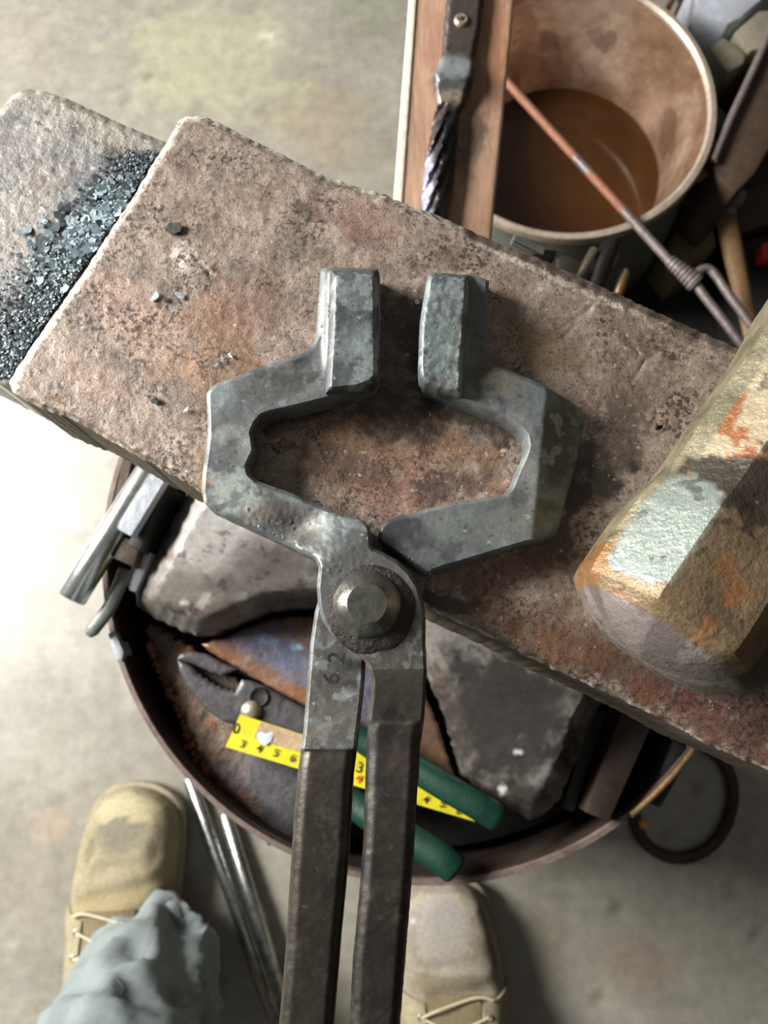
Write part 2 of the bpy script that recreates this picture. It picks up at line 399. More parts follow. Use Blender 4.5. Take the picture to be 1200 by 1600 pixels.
wall('unseen_wall_right', (2.2, -3, 0), (2.2, -3, 2.8), (2.2, 3, 2.8), (2.2, 3, 0), mWall)
wall('unseen_wall_front', (-3.4, -2.4, 0), (-3.4, -2.4, 2.8), (2.2, -2.4, 2.8), (2.2, -2.4, 0), mWall)

# ------------------------------------------------------------------ anvil
FACE = .66
av = thing('anvil', 'large rust-brown steel anvil with worn speckled face lying diagonally across the picture', 'anvil', P(640, 760, .39))
face_out = [(292, 181), (326, 184), (375, 209), (430, 236), (480, 262), (540, 287), (600, 304), (640, 322), (675, 333), (706, 346), (735, 360), (765, 375), (800, 389),
            (850, 408), (900, 430), (950, 453), (1000, 476), (1060, 503), (1130, 535), (1300, 608), (1500, 696), (1500, 1345), (1350, 1276), (1200, 1203), (1107, 1165),
            (1027, 1120), (985, 1100), (939, 1079), (880, 1052), (827, 1028), (780, 1002), (733, 980), (690, 962), (630, 925), (560, 885), (480, 842), (400, 812), (330, 777),
            (262, 738), (187, 697), (150, 676), (112, 655), (70, 640), (37, 625), (18, 611), (14, 598), (30, 570), (131, 425), (210, 304), (262, 220), (280, 188)]
fs = [(350, 560, 60, 130, 10, '#86654c', .6), (330, 500, 55, 50, 0, '#8f6a50', .4), (400, 470, 90, 60, 40, '#76584a', .4), (345, 730, 60, 40, 30, '#92704f', .45), (560, 640, 190, 80, 15, '#7a5f45', .65), (620, 720, 190, 90, 10, '#8b6c52', .7),
      (620, 560, 50, 130, 0, '#453828', .7), (640, 520, 30, 80, 0, '#2f281f', .6), (615, 655, 70, 50, 20, '#2b221b', .75), (470, 640, 80, 22, -15, '#2c241c', .8), (740, 650, 90, 30, 25, '#2e261f', .75),  # dark band below the left jaw is the tongs' shadow painted in
      (620, 760, 110, 50, 0, '#8f6a5c', .6), (560, 735, 120, 26, 20, '#473733', .5), (700, 755, 60, 30, 0, '#3a3335', .6), (925, 760, 60, 42, -25, '#241f1f', .92), (905, 720, 45, 30, 0, '#2c2726', .8), (960, 690, 50, 70, 30, '#38322f', .7),
      (860, 850, 40, 60, 20, '#2c2a2b', .8), (800, 900, 90, 30, -20, '#5a443c', .6), (740, 880, 60, 40, 0, '#7a5a50', .5), (800, 960, 90, 30, 25, '#7d5f48', .6), (700, 945, 70, 18, 10, '#2a2522', .8),
      (985, 520, 70, 25, 30, '#5d4d45', .6), (1000, 600, 80, 60, 20, '#6b5a50', .5), (800, 480, 40, 50, 0, '#6d5a50', .5), (850, 540, 70, 40, 20, '#8c7450', .5), (700, 400, 40, 20, 0, '#6f5a52', .6), (475, 330, 34, 12, 35, '#4d3f3a', .7),
      (550, 360, 80, 14, 30, '#5f4d46', .5), (250, 240, 60, 16, 30, '#7c625a', .4), (560, 340, 80, 30, 20, '#8f6f64', .5), (430, 300, 40, 24, 0, '#8b7668', .4), (280, 402, 14, 22, 20, '#e2d4cb', .85), (190, 470, 70, 40, 30, '#ab8d7c', .5), (260, 540, 60, 60, 0, '#b3937b', .5),
      (150, 600, 60, 34, 30, '#a88c79', .5), (300, 640, 30, 24, 0, '#7f6a60', .6), (370, 660, 26, 60, 0, '#8e6046', .5), (90, 620, 20, 10, 20, '#93694b', .7), (310, 330, 80, 50, 0, '#8c7a6c', .4),
      (980, 1050, 170, 34, 26, '#4f3228', .8), (1120, 1130, 130, 40, 26, '#6b473d', .75), (900, 1000, 90, 60, 20, '#6a4d3a', .6), (1180, 1120, 80, 60, 20, '#5f4038', .75), (850, 1010, 60, 26, 25, '#86654a', .6), (960, 900, 80, 50, 0, '#4e3c34', .7), (1010, 1090, 40, 20, 26, '#7a5038', .5), (760, 1000, 90, 12, 24, '#3a3029', .5)]
def facez(x, y): return FACE
RID = ([660, 690, 720, 740, 760, 825, 870, 925, 1000, 1060, 1130, 1300], [330, 343, 358, 380, 388, 414, 436, 461, 492, 522, 552, 626])
def face_h(x, y, d):
    n = noise.noise(Vector((x*.03, y*.03, 0)))
    h = 0.0
    if x > 660 and d < 60:
        yl = np.interp(x, RID[0], RID[1])
        if y < yl+6: h -= .00022*(yl+6-y)*(.8+.5*noise.noise(Vector((x*.05, y*.05, 2))))
    if d < 16: h -= .0009*max(0, noise.noise(Vector((x*.09, y*.09, 4)))+.1)*(1-d/16)
    # chisel cuts near the heel
    for ax, ay, bx, by in ((868, 520, 925, 480), (880, 530, 905, 500), (985, 600, 1010, 560), (300, 395, 330, 430), (560, 300, 590, 320), (975, 520, 1000, 555), (1000, 430, 985, 450)):
        vx, vy = bx-ax, by-ay; L2 = vx*vx+vy*vy; t = ((x-ax)*vx+(y-ay)*vy)/L2
        if -.02 < t < 1.02:
            dd = abs((x-ax)*vy-(y-ay)*vx)/math.sqrt(L2)
            if dd < 4: h -= .0005*(1-dd/4)
    return h+.00025*n
fcol = stains_and_light(fs, .02, .6)
def facecol(V, d):
    col = fcol(V, d); n = vn(V, .11, 3.0); n2 = vn(V, .04, 8.0)
    yl = np.interp(V[:, 0], RID[0], RID[1]); rd = np.abs(V[:, 1]-yl-1)
    far = (V[:, 1] < 420+(V[:, 0]-300)*.35)
    w1 = np.where(V[:, 0] > 655, np.clip(1-(rd-3)/3, 0, 1)*(V[:, 0] < 1010), 0)*np.clip(.9+n*1.6, 0, 1)
    end = (V[:, 0]-15)/277+(V[:, 1]-181)/421-1   # the heel-side end edge
    w2 = np.where((np.abs(end) < .09), np.clip(1-(d-3)/5, 0, 1), 0)*np.clip(1.1+n, 0, 1)
    w3 = np.where(far & (V[:, 0] > 300) & (V[:, 0] <= 680), np.clip(1-(d-3)/4, 0, 1), 0)*np.clip(.9+n*1.6, 0, 1)
    w4 = np.where(~far, np.clip(1-(d-2)/4, 0, 1), 0)*np.clip(.25+n2*1.5, 0, .7)
    w = np.clip(w1*.9+w2+w3*.85+w4, 0, 1); c = np.array(lin('#ddd3c4'))
    bev = (V[:, 0] > 690) & (V[:, 1] < yl-4)
    wb = np.where(bev, .75, 0)
    for ww, cc in ((wb, np.array(lin('#6e5f54'))), (w, c)):
        A = col[:, 3]; na = ww+A*(1-ww)
        col[:, :3] = np.where(na[:, None] > 1e-6, (cc*ww[:, None]+col[:, :3]*(A*(1-ww))[:, None])/np.maximum(na, 1e-6)[:, None], cc); col[:, 3] = na
    return col
body = forge('face_plate', face_out, FACE, .607, mFace, av, cham=(9, .0026), cell=4.2, jit=2.6, hf=face_h, colf=facecol, amp=.00018, nsc=.12, sharp=40)
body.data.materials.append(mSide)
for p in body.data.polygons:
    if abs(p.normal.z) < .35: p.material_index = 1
tab_out = [(40, 139), (75, 143), (110, 156), (150, 175), (200, 198), (258, 222), (330, 260), (200, 640), (60, 628), (0, 600), (-60, 570), (-230, 490), (-240, 470), (-120, 300), (0, 172), (18, 150)]
ts = [(150, 340, 60, 120, 33, '#4f5d66', .55), (200, 250, 40, 26, 20, '#4a4541', .8), (80, 470, 50, 100, 33, '#464b50', .7), (40, 530, 50, 80, 33, '#3c4146', .6), (150, 195, 120, 20, 25, '#a8a294', .5), (70, 200, 30, 26, 0, '#b3afa6', .5), (120, 200, 14, 14, 0, '#5c5650', .7), (60, 290, 60, 20, -35, '#8a7f78', .6), (40, 350, 60, 50, 0, '#9a938b', .5)]
tcolf = stains_and_light(ts, .03, .6)
def tabcol(V, d):
    col = tcolf(V, d); n = vn(V, .09, 3.0); w = np.clip(1-(d-4)/6, 0, 1)*np.clip(.6+n*1.8, 0, 1)*.8
    A = col[:, 3]; na = w+A*(1-w); cc = np.array(lin('#c9c4b4'))
    col[:, :3] = np.where(na[:, None] > 1e-6, (cc*w[:, None]+col[:, :3]*(A*(1-w))[:, None])/np.maximum(na, 1e-6)[:, None], cc); col[:, 3] = na
    return col
forge('cutting_table', tab_out, .649, .60, mTable, av, cham=(9, .0025), cell=4.5, jit=2.4, colf=tabcol, amp=.0003, nsc=.09, sharp=45)
# waist and base
e1 = (P(1200, 1203, FACE)-P(37, 625, FACE)).normalized(); e2 = Vector((-e1.y, e1.x, 0)); cc = P(690, 660, .6)
rings = []
for z, a, b in ((.6065, .21, .046), (.585, .19, .04), (.55, .13, .033), (.50, .11, .032), (.46, .12, .045), (.43, .15, .06), (.40, .15, .06)):
    r = []
    for k in range(48):
        t = 2*math.pi*k/48; cx, sx = math.cos(t), math.sin(t)
        r.append(Vector((cc.x, cc.y, z))+e1*a*math.copysign(abs(cx)**.45, cx)+e2*b*math.copysign(abs(sx)**.45, sx))
    rings.append(r)
loft('waist', rings, mSide, av)
def foot_z(x, y): return .418
foot_out = [(292, 770), (262, 830), (232, 885), (212, 925), (215, 946), (235, 962), (262, 976), (305, 992), (330, 991), (349, 984), (378, 970), (410, 957), (450, 950), (497, 948), (560, 955), (610, 975), (645, 1015), (668, 1055), (696, 1121),
            (708, 1165), (722, 1212), (745, 1232), (771, 1251), (800, 1268), (827, 1281), (850, 1272), (873, 1252), (900, 1188), (925, 1125), (960, 1040), (1080, 880), (1040, 700), (800, 560), (480, 560), (340, 660)]
fts = [(318, 838, 75, 60, 20, '#bab6b2', .75), (300, 930, 90, 40, 0, '#6a625c', .6), (420, 900, 90, 60, 0, '#4a423d', .7), (560, 950, 100, 40, 0, '#3a332f', .7), (780, 1120, 140, 130, 0, '#332e2b', .9), (800, 1250, 60, 40, 0, '#3e3833', .8), (288, 941, 5, 5, 0, '#f2efe8', 1), (318, 940, 14, 8, -40, '#e8e4dc', .8), (268, 870, 12, 8, 0, '#7a6058', .6), (810, 1176, 5, 4, 0, '#f2eee8', 1), (785, 1233, 7, 8, 0, '#f5f0e8', 1), (330, 950, 60, 18, 0, '#5a4a40', .5)]  # first pale patch paints the daylight falling on the left foot
def foot_h(x, y, d): return .055*max(0, 1-max(0, y-(640+.49*x))/270)*sm(0, 30, d)+.0008*noise.noise(Vector((x*.012, y*.012, 2)))
forge('base', foot_out, .418, .386, mFoot, av, cham=(9, .004), cell=7, jit=4, hf=foot_h, colf=stains_and_light(fts, .03, .35), amp=.0002, nsc=.06)

# ------------------------------------------------------------------ scale flakes
def flake(name, px, py, z, r, mat, parent=None, th=.0004, sq=1.0, ang=0, up=0.0, n=9, seed=0):
    rnd = random.Random(seed*31+int(px)); c = P(px, py, z)
    top = []; k0 = ang
    for k in range(n):
        a = 2*math.pi*k/n; rr = r*(.65+.5*rnd.random())
        x = rr*math.cos(a); y = rr*math.sin(a)*sq
        top.append((x*math.cos(k0)-y*math.sin(k0), x*math.sin(k0)+y*math.cos(k0), th+up*x+rnd.uniform(0, th)))
    V = [c+Vector(t) for t in top]+[c+Vector((t[0]*.96, t[1]*.96, t[2]-th)) for t in top]+[c+Vector((0, 0, th*1.6))]
    F = [[k, (k+1) % n, 2*n] for k in range(n)]+[[k, (k+1) % n, n+(k+1) % n, n+k] for k in range(n)]+[[n+k for k in range(n)]]
    if name is None: return V, F
    return mesh(name, V, F, mat, parent, 30)
for i, (px, py, r, mt, sq, lb) in enumerate([
    (271, 356, .0036, mFlakeD, .75, 'dark curled scale flake on the upper left of the anvil face'),
    (243, 464, .0023, mFlakeL, .7, 'white scale flake beside a dark crumb on the anvil face'),
    (257, 468, .0019, mFlakeD, .6, 'small dark crumb touching the white flake on the anvil face'),
    (282, 462, .0022, mFlakeL, .6, 'small pale flake below the chalky mark on the anvil face'),
    (339, 571, .0011, mFlakeL, .6, 'lowest of three tiny pale flakes above the tong bend'),
    (348, 563, .0013, mFlakeL, .7, 'middle of three tiny pale flakes above the tong bend'),
    (360, 556, .0014, mFlakeL, .5, 'topmost of three tiny pale flakes above the tong bend'),
    (243, 627, .0016, mScale, .9, 'small grey square flake left of the tong bend'),
    (291, 641, .0019, mFlakeL, .35, 'narrow pale sliver flake just left of the tong bend'),
    (434, 652, .0013, mScale, .6, 'tiny blue-grey flake inside the tong loop by the left arm'),
    (651, 472, .0014, mFlakeL, .8, 'tiny pale flake beside the left edge of the round-cornered jaw'),
    (1029, 669, .0017, mScale, .6, 'grey flake on the anvil face near the hammer')]):
    o = flake('scale_flake', px, py, FACE+.0006, r, mt, sq=sq, ang=i*.9, up=.12, seed=i+3)
    tag(o, lb, 'flake')
rnd = random.Random(5)
V = []; F = []
def dens(x, y):
    t = (y-230)/(560-230); cx = 226-(226-30)*t
    return cx
cnt = 0; ylist = []
while cnt < 3000:
    y = rnd.uniform(235, 590); cx = 242-(y-235)*.60
    x = cx+14-abs(rnd.gauss(0, 30+ (y-235)*.12))
    edge = 262-(y-220)*(262-22)/(584-220)
    if x > edge-3 or x < -60: continue
    big = math.exp(-((y-350)/60)**2); ylist.append(y)
    r = rnd.uniform(.0004, .0010)+(.0026*rnd.random()**1.6 if rnd.random() < .4*big+.02 and y > 275 else 0)
    v, f = flake(None, x, y, .6495+rnd.random()*.0012*max(0, 1-(edge-x)/70), r, None, th=.0003, sq=rnd.uniform(.6, 1), ang=rnd.random()*6, up=rnd.uniform(-.35, .35), n=6, seed=cnt)
    o = len(V); V += v; F += [[i+o for i in q] for q in f]; cnt += 1
cols = np.zeros((len(V), 4)); k = len(V)//cnt
for i in range(cnt):
    q = rnd.random()+.35*min(1, abs(ylist[i]-365)/110)**2; c = lin('#9fb4bb') if q < .34 else lin('#66777e') if q < .68 else lin('#33383c')
    cols[i*k:(i+1)*k] = (*c, .85)
o = mesh('mill_scale', V, F, mScale, None, 30, cols); tag(o, 'drift of blue-grey forge scale heaped against the anvil face step', 'scale', kind='stuff')

# ------------------------------------------------------------------ tongs
tg = thing('tongs', 'forged steel box-jaw blacksmith tongs lying open on the anvil face', 'tongs', P(580, 950, FACE))
TZ = .6735
def tcol(lst): return stains_and_light(lst, .035, .5)
L_out = [(501, 425), (504, 419), (535, 418), (583, 419), (590, 420), (594, 432), (594, 520), (593, 590), (585, 603), (560, 613), (535, 618), (498, 628), (462, 637), (425, 645), (410, 650), (400, 661), (394, 676), (397, 690), (398, 704), (392, 716), (387, 728), (390, 740),
         (400, 750), (425, 760), (457, 771), (490, 786), (517, 797), (545, 807), (567, 813), (578, 822), (580, 836), (581, 850), (584, 856), (600, 864), (622, 876), (640, 893), (654, 915), (662, 942), (665, 965), (665, 1005), (667, 1049), (665, 1090), (663, 1122), (659, 1150), (656, 1171), (655, 1205), (652, 1239), (646, 1346), (634, 1492), (622, 1640), (615, 1800), (606, 2050),
         (528, 2050), (538, 1800), (544, 1640), (551, 1502), (561, 1400), (568, 1307), (570, 1239), (573, 1160), (576, 1120), (580, 1090), (581, 1062), (574, 1040), (566, 1029), (550, 1018), (530, 1004), (515, 988), (503, 968), (497, 945), (495, 915), (498, 886), (492, 874), (480, 867), (435, 846), (400, 829), (354, 808), (328, 795), (319, 786), (315, 768),
         (316, 745), (321, 710), (325, 680), (324, 645), (323, 616), (328, 606), (341, 598), (370, 588), (397, 577), (430, 566), (462, 556), (478, 549), (488, 540), (494, 524), (496, 490)]
R_out = [(668, 430), (671, 426), (700, 427), (731, 430), (748, 432), (764, 438), (763, 500), (760, 548), (764, 560), (774, 569), (806, 583), (842, 598), (866, 612), (888, 625), (905, 637), (914, 648), (911, 670), (902, 716), (890, 760), (880, 796), (874, 822), (868, 836), (850, 844), (820, 850), (780, 862),
         (735, 876), (700, 886), (678, 893), (668, 905), (662, 925), (655, 940), (630, 970), (600, 1000), (575, 1025), (570, 1034), (569, 1060), (566, 1093), (558, 1161), (551, 1219), (544, 1341), (532, 1468), (521, 1600), (510, 1780), (492, 2050), (404, 2050), (424, 1780), (436, 1600), (445, 1502), (454, 1356), (460, 1270), (465, 1210), (471, 1165), (474, 1140), (478, 1093), (485, 1005), (492, 955), (500, 930), (520, 900), (560, 875), (590, 858), (591, 842), (592, 830), (594, 822), (604, 813), (625, 806),
         (647, 800), (680, 792), (712, 784), (750, 779), (787, 772), (797, 764), (803, 750), (811, 730), (820, 710), (824, 695), (821, 680), (810, 668), (795, 657), (777, 648), (750, 638), (722, 627), (700, 618), (680, 611), (662, 603), (655, 592), (653, 570), (656, 500), (662, 465)]
def Lz(x, y):
    # top half at the joint sits over the other half
    r = math.hypot(x-582, y-945)
    z = TZ
    z += .0075*(1-sm(90, 175, r)) if y < 960 else .0075*(1-sm(1040, 1180, y))
    return z
def Rz(x, y):
    z = TZ
    if x < 690 and y > 790:
        g = sm(-2, 15, y-(842+(x-592)*.66))
        z = TZ-.0075*g*(1-sm(1050, 1200, y))
    return z
def Lh(x, y, d):
    h = 0
    if y < 640 and x > 450:      # raised square jaw block stands on this flange
        xr = 514-(y-420)*.03
        h += -.0030*(1-sm(xr-9, xr+2, x))*(1-sm(530, 600, y))*sm(452, 490, x)
    h -= .0022*math.exp(-(((x-470)/34)**2+((y-822)/22)**2))*1.0
    h -= .0007*math.exp(-(((x-372)/16)**2+((y-690)/30)**2))
    if y > 1120:
        k = sm(1126, 1134, y); h += .0010*k-.0022*k*max(0, 1-d/15)
    if 790 < y < 900 and 380 < x < 580: h += .0004*noise.noise(Vector((x*.25, y*.25, 0)))
    return h
def Rh(x, y, d):
    h = 0
    # corner facets of the outer bend
    s = (x-846)+.10*(y-700)
    if s > 0 and 560 < y: h -= .00017*s
    if y < 620: h += -.0042*sm(724, 742, x) if y < 560 else -.0042*sm(724, 742, x)*(1-sm(560, 600, y))
    if y > 1165 and x < 620:
        k = sm(1168, 1176, y); h -= .0008*k+.0022*k*max(0, 1-d/15)
    return h
ls = [(365, 770, 50, 34, 10, '#a3ada6', .85), (345, 620, 26, 22, 0, '#8a9596', .7), (350, 680, 30, 14, -15, '#9da49f', .7), (440, 600, 70, 24, -15, '#4d4a47', .6), (470, 815, 44, 34, 20, '#6d6a65', .85), (430, 800, 22, 26, 40, '#5f5651', .7), (515, 830, 14, 30, 0, '#848f8e', .75), (540, 820, 40, 18, 30, '#757e7e', .7), (450, 775, 60, 8, 24, '#7c8584', .7), (400, 800, 30, 20, 20, '#8b7f72', .4),
      (560, 850, 40, 22, 0, '#45464a', .8), (550, 880, 60, 40, 0, '#505355', .8), (590, 930, 90, 90, 0, '#5a5854', .75), (620, 1040, 60, 60, 0, '#4e4a44', .9), (580, 1000, 75, 26, 0, '#3a2a24', .7), (655, 950, 16, 90, 0, '#4c463c', .6), (620, 1080, 60, 60, 0, '#4a4640', .7), (615, 1200, 45, 70, 0, '#3a3331', .8), (620, 1190, 40, 30, 0, '#4f4440', .6), (600, 1330, 60, 120, 0, '#34302a', .85), (590, 1520, 60, 140, 0, '#2f2b26', .9), (585, 1750, 70, 160, 0, '#2f2b26', .9), (318, 770, 6, 40, 0, '#b3a48b', .6), (327, 755, 6, 10, 0, '#a0754c', .5)]
rs = [(870, 690, 36, 75, 8, '#393b3c', .85), (850, 800, 50, 30, -20, '#7d8078', .7), (810, 810, 60, 24, -10, '#6b6f69', .7), (850, 790, 16, 12, 0, '#4b4c45', .7), (640, 835, 46, 30, 20, '#33363a', .8), (720, 820, 60, 26, -10, '#6e7470', .6), (790, 600, 40, 26, 20, '#6a6457', .6), (760, 590, 30, 30, 0, '#55513f', .5), (840, 620, 40, 18, 20, '#5d6464', .6), (830, 740, 20, 26, 0, '#8a8f86', .6),
      (520, 1060, 50, 110, 0, '#504d46', .9), (512, 1140, 44, 22, 0, '#68645c', .85), (500, 1230, 50, 60, 0, '#403a33', .85), (490, 1400, 60, 160, 0, '#342f28', .9), (480, 1600, 60, 160, 0, '#342f28', .9), (470, 1800, 70, 150, 0, '#342f28', .9)]
la = forge('tong_arm', L_out, TZ, lambda x, y, z: max(FACE+.0005, z-.0125) if y < 1000 else z-.0125, mTong, tg, cham=(5.5, .0017), cell=4.2, jit=.5, hf=Lh, zf=Lz, colf=tcol(ls), amp=.0001, nsc=.08, sharp=30)
ra = forge('tong_arm', R_out, TZ, lambda x, y, z: FACE+.0005 if y < 975 else z-.0125, mTong, tg, cham=(5.5, .0017), cell=4.2, jit=.5, hf=Rh, zf=Rz, colf=tcol(rs), amp=.0001, nsc=.08, sharp=30)
for a_, yy_ in ((la, 1046), (ra, 1172)):
    yj = P(580, yy_, TZ).y
    a_.data.materials.append(mRein)
    for p_ in a_.data.polygons:
        if (p_.center+a_.location+wl(tg)).y < yj: p_.material_index = 1
jb = forge('jaw', [(517, 422), (583, 421), (591, 426), (592, 590), (582, 600), (560, 609), (530, 612), (509, 614), (510, 590), (515, 500)], .6785, .668, mJaw, la, cham=(9, .0028), cell=4, jit=1,
      colf=stains_and_light([(560, 520, 30, 20, 0, '#87908f', .6), (540, 510, 30, 30, 0, '#4a4f52', .5), (545, 545, 28, 22, 0, '#7f8989', .6), (587, 520, 8, 110, 0, '#26282b', .8), ], .07, .6), amp=.00015, nsc=.12)
jr = forge('jaw', [(669, 427), (700, 427), (728, 431), (733, 436), (729, 500), (724, 560), (722, 618), (710, 615), (685, 609), (662, 600), (655, 590), (654, 565), (657, 500), (663, 462)], .679, .668, mJaw, ra, cham=(7, .0022), cell=4, jit=1,
      colf=stains_and_light([(700, 445, 34, 22, 0, '#4a5154', .8), (685, 520, 40, 80, 0, '#7b8685', .65), (716, 570, 14, 60, 0, '#6a5f58', .7), (700, 600, 30, 10, 0, '#5f5c58', .7)], .07, .5), amp=.0003, nsc=.14)
# small blisters on the jaw
rnd = random.Random(11); V = []; F = []
for i in range(40):
    x = rnd.uniform(662, 714); y = rnd.uniform(434, 600)
    v, f = flake(None, x, y, .6789, rnd.uniform(.0002, .0007)*rnd.uniform(.5, 1), None, th=.00010, n=7, seed=i)
    o = len(V); V += v; F += [[q+o for q in p] for p in f]
o = mesh('blister', V, F, mBlis, jr, 30); o['kind'] = 'stuff'
# grime ring and rivet
RZ = .6810
rc = P(580, 951, RZ)
gp = lathe('grime_ring', [(.0085, .0022), (.011, .0016), (.0132, .0012), (.0152, .0002), (.0156, -.001), (.0085, -.001)], rc, mGrime, tg, 72, wob=.05)
tag(gp, 'ring of dark reddish-brown grime')
rv = lathe('rivet', [(.0118, -.0005), (.0119, .0014), (.0112, .0026), (.0096, .0045), (.0072, .0066), (.0068, .0069), (.0, .0071)], P(574, 945, RZ), mRivet, tg, 24, wob=.05, sharp=18)
tag(rv, 'domed bright steel rivet with a flat hammered top')
for ch, px, py in (('2', 527, 1028), ('6', 519, 1060)):
    q = text('stamped_numeral', ch, px, py, .6692+.0008, .0086, 81, mBlack, ra, .0006, .00012)
    tag(q, 'numeral %s stamped sideways' % ch)

# ------------------------------------------------------------------ hammer
hz = .691; h0 = P(1022, 1003, hz); h1 = P(1330, 545, hz); ax = (h1-h0).normalized(); ax.z = 0; ax.normalize(); sd = Vector((-ax.y, ax.x, 0))
hm = thing('sledge_hammer', 'heavy rusty octagonal sledge hammer head lying on the anvil face at its right end', 'hammer', Vector((*(h0+ax*.07).xy, FACE)))
rings = []; cols = []
prof = [(-.0075, .003), (-.0070, .010), (-.0055, .018), (-.003, .0245), (0, .0288), (.0018, .0302), (.0045, .0322), (.008, .0328), (.02, .0329), (.034, .0327), (.042, .0318), (.048, .0302), (.055, .0296), (.075, .0300), (.10, .0300), (.115, .0312), (.122, .0322), (.15, .0328), (.158, .0318), (.161, .029), (.163, .02)]
pr2 = []
for i in range(len(prof)-1):
    a, b = prof[i], prof[i+1]; k = max(1, int((b[0]-a[0])/.0015))
    for j in range(k): pr2.append((a[0]+(b[0]-a[0])*j/k, a[1]+(b[1]-a[1])*j/k))
pr2.append(prof[-1]); NS = 96
for s, r in pr2:
    ring = []
    for k in range(NS):
        t = 2*math.pi*k/NS
        m = ((t+math.pi/8) % (math.pi/4))-math.pi/8; ro = 1/math.cos(m)
        rnd_ = min(1, max(0, (s+.001)/.004)); q = 1+(min(ro, 1.074)-1)*rnd_
        nn = noise.fractal(Vector((s*45, math.cos(t)*1.6, math.sin(t)*1.6)), 1, 2, 4)
        rr = r*q+.0003*nn
        p = h0+ax*s+sd*math.sin(t)*rr; p.z = hz+math.cos(t)*rr*.955
        p.z = max(p.z, FACE+.0002)
        ring.append(p)
        # patina bands with side light and facet shade painted in: t=0 is the top, positive towards the silvery side
        nz_ = noise.fractal(Vector((s*60, math.cos(t)*2.2, math.sin(t)*2.2+7)), 1, 2, 4)
        tt = (t+math.pi) % (2*math.pi)-math.pi; c = (*lin('#7a6248'), 0.0)
        a1 = abs(tt-.74)+nz_*.06
        if s < .0012: c = (*lin('#6f6664' if nz_ < .15 else '#8a817e'), .92)
        elif ((s-.0275)/.0195)**4+((tt-.74)/.37)**4+nz_*.55 < 1: c = (*lin('#87918a'), .95)
        elif .045 <= s+nz_*.009 < .057 and .1 < tt < 1.1: c = (*lin('#2f2d2b'), .85)
        elif tt > .95 and s > .02: c = (*lin('#86816a' if nz_ > -.1 else '#6d6a56'), .8)
        elif tt+nz_*.4 > .36 and s > .05: c = (*lin('#a89b80' if nz_ > -.06 else '#8e5532'), .85)
        elif tt > -.5+nz_*.5 and s+nz_*.02 > .042: c = (*lin('#3b352e' if nz_ > -.22 else '#93603a'), .85)
        elif tt > .95: c = (*lin('#7b7058' if nz_ > -.1 else '#8a6038'), .8)
        elif tt < -.75: c = (*lin('#2c2620'), .85)
        elif nz_ > .38: c = (*lin('#96603c'), .55)
        cols.append(c)
    rings.append(ring)
loft('head', rings, mHam, hm, True, 24, np.array(cols))
hc = h0+ax*.078; hc.z = hz
hp = [hc+sd*(.036-.0315-.0)+sd*0, ]
path = [hc+sd*t for t in (.0, -.01, -.02, -.05, -.09, -.15, -.25, -.34)]
tube('handle', path, [.0105, .0105, .011, .0125, .0135, .013, .0145, .0155], mWoodH, hm, 20, (1.0, .8))

# ------------------------------------------------------------------ drum with stump
DZ = .42
def fit(pts, z):
    W = np.array([tuple(P(x, y, z))[:2] for x, y in pts]); A = np.c_[2*W, np.ones(len(W))]
    q = np.linalg.lstsq(A, (W**2).sum(1), rcond=None)[0]
    return Vector((q[0], q[1], z)), math.sqrt(q[2]+q[0]**2+q[1]**2)
dc, dr = fit([(169, 989), (191, 1028), (235, 1120), (287, 1207), (340, 1277), (401, 1321), (454, 1343), (640, 1370), (724, 1370), (827, 1352), (901, 1317), (957, 1289), (163, 870), (184, 728), (1090, 1190)], DZ)
dm = thing('steel_drum', 'open round rusty steel drum holding the anvil stump', 'drum', (dc.x, dc.y, 0))
th = .0035
lathe('rim', [(dr+.0007, DZ-.007), (dr+.0012, DZ-.002), (dr+.0004, DZ+.0012), (dr-.0028, DZ+.0012), (dr-.0035, DZ-.001), (dr-.0030, DZ-.007), (dr+.0007, DZ-.007)], (dc.x, dc.y, 0), mRimD, dm, 140)
lathe('wall', [(dr, 0), (dr, DZ-.012), (dr, DZ-.0035), (dr-.0045, DZ-.0035), (dr-.0045, DZ-.02), (dr-.0045, .004), (.0, .004), (0, 0)], (dc.x, dc.y, 0), mDrum, dm, 140)
st = thing('stump', 'dark sooty wooden stump filling the drum beneath the anvil', 'stump', (dc.x, dc.y, .0))
V = []
sr = dr-.012
NA, NR = 120, 26; V = [Vector((dc.x, dc.y, .372))]; F = []
for j in range(1, NR+1):
    for k in range(NA):
        a = 2*math.pi*k/NA; r = sr*j/NR
        V.append(Vector((dc.x+r*math.cos(a), dc.y+r*math.sin(a), .372+.0025*noise.fractal(Vector((r*60, a*1.2, 0)), 1, 2, 3)-(.004 if j == NR else 0))))
for k in range(NA):
    F.append([0, 1+k, 1+(k+1) % NA])
    for j in range(NR-1): F.append([1+j*NA+k, 1+j*NA+(k+1) % NA, 1+(j+1)*NA+(k+1) % NA, 1+(j+1)*NA+k])
b0 = len(V)
for k in range(NA):
    a = 2*math.pi*k/NA; V.append(Vector((dc.x+sr*math.cos(a), dc.y+sr*math.sin(a), .0045)))
for k in range(NA): F.append([1+(NR-1)*NA+k, 1+(NR-1)*NA+(k+1) % NA, b0+(k+1) % NA, b0+k])
mesh('end_grain', V, F, mBlack, st, 50)
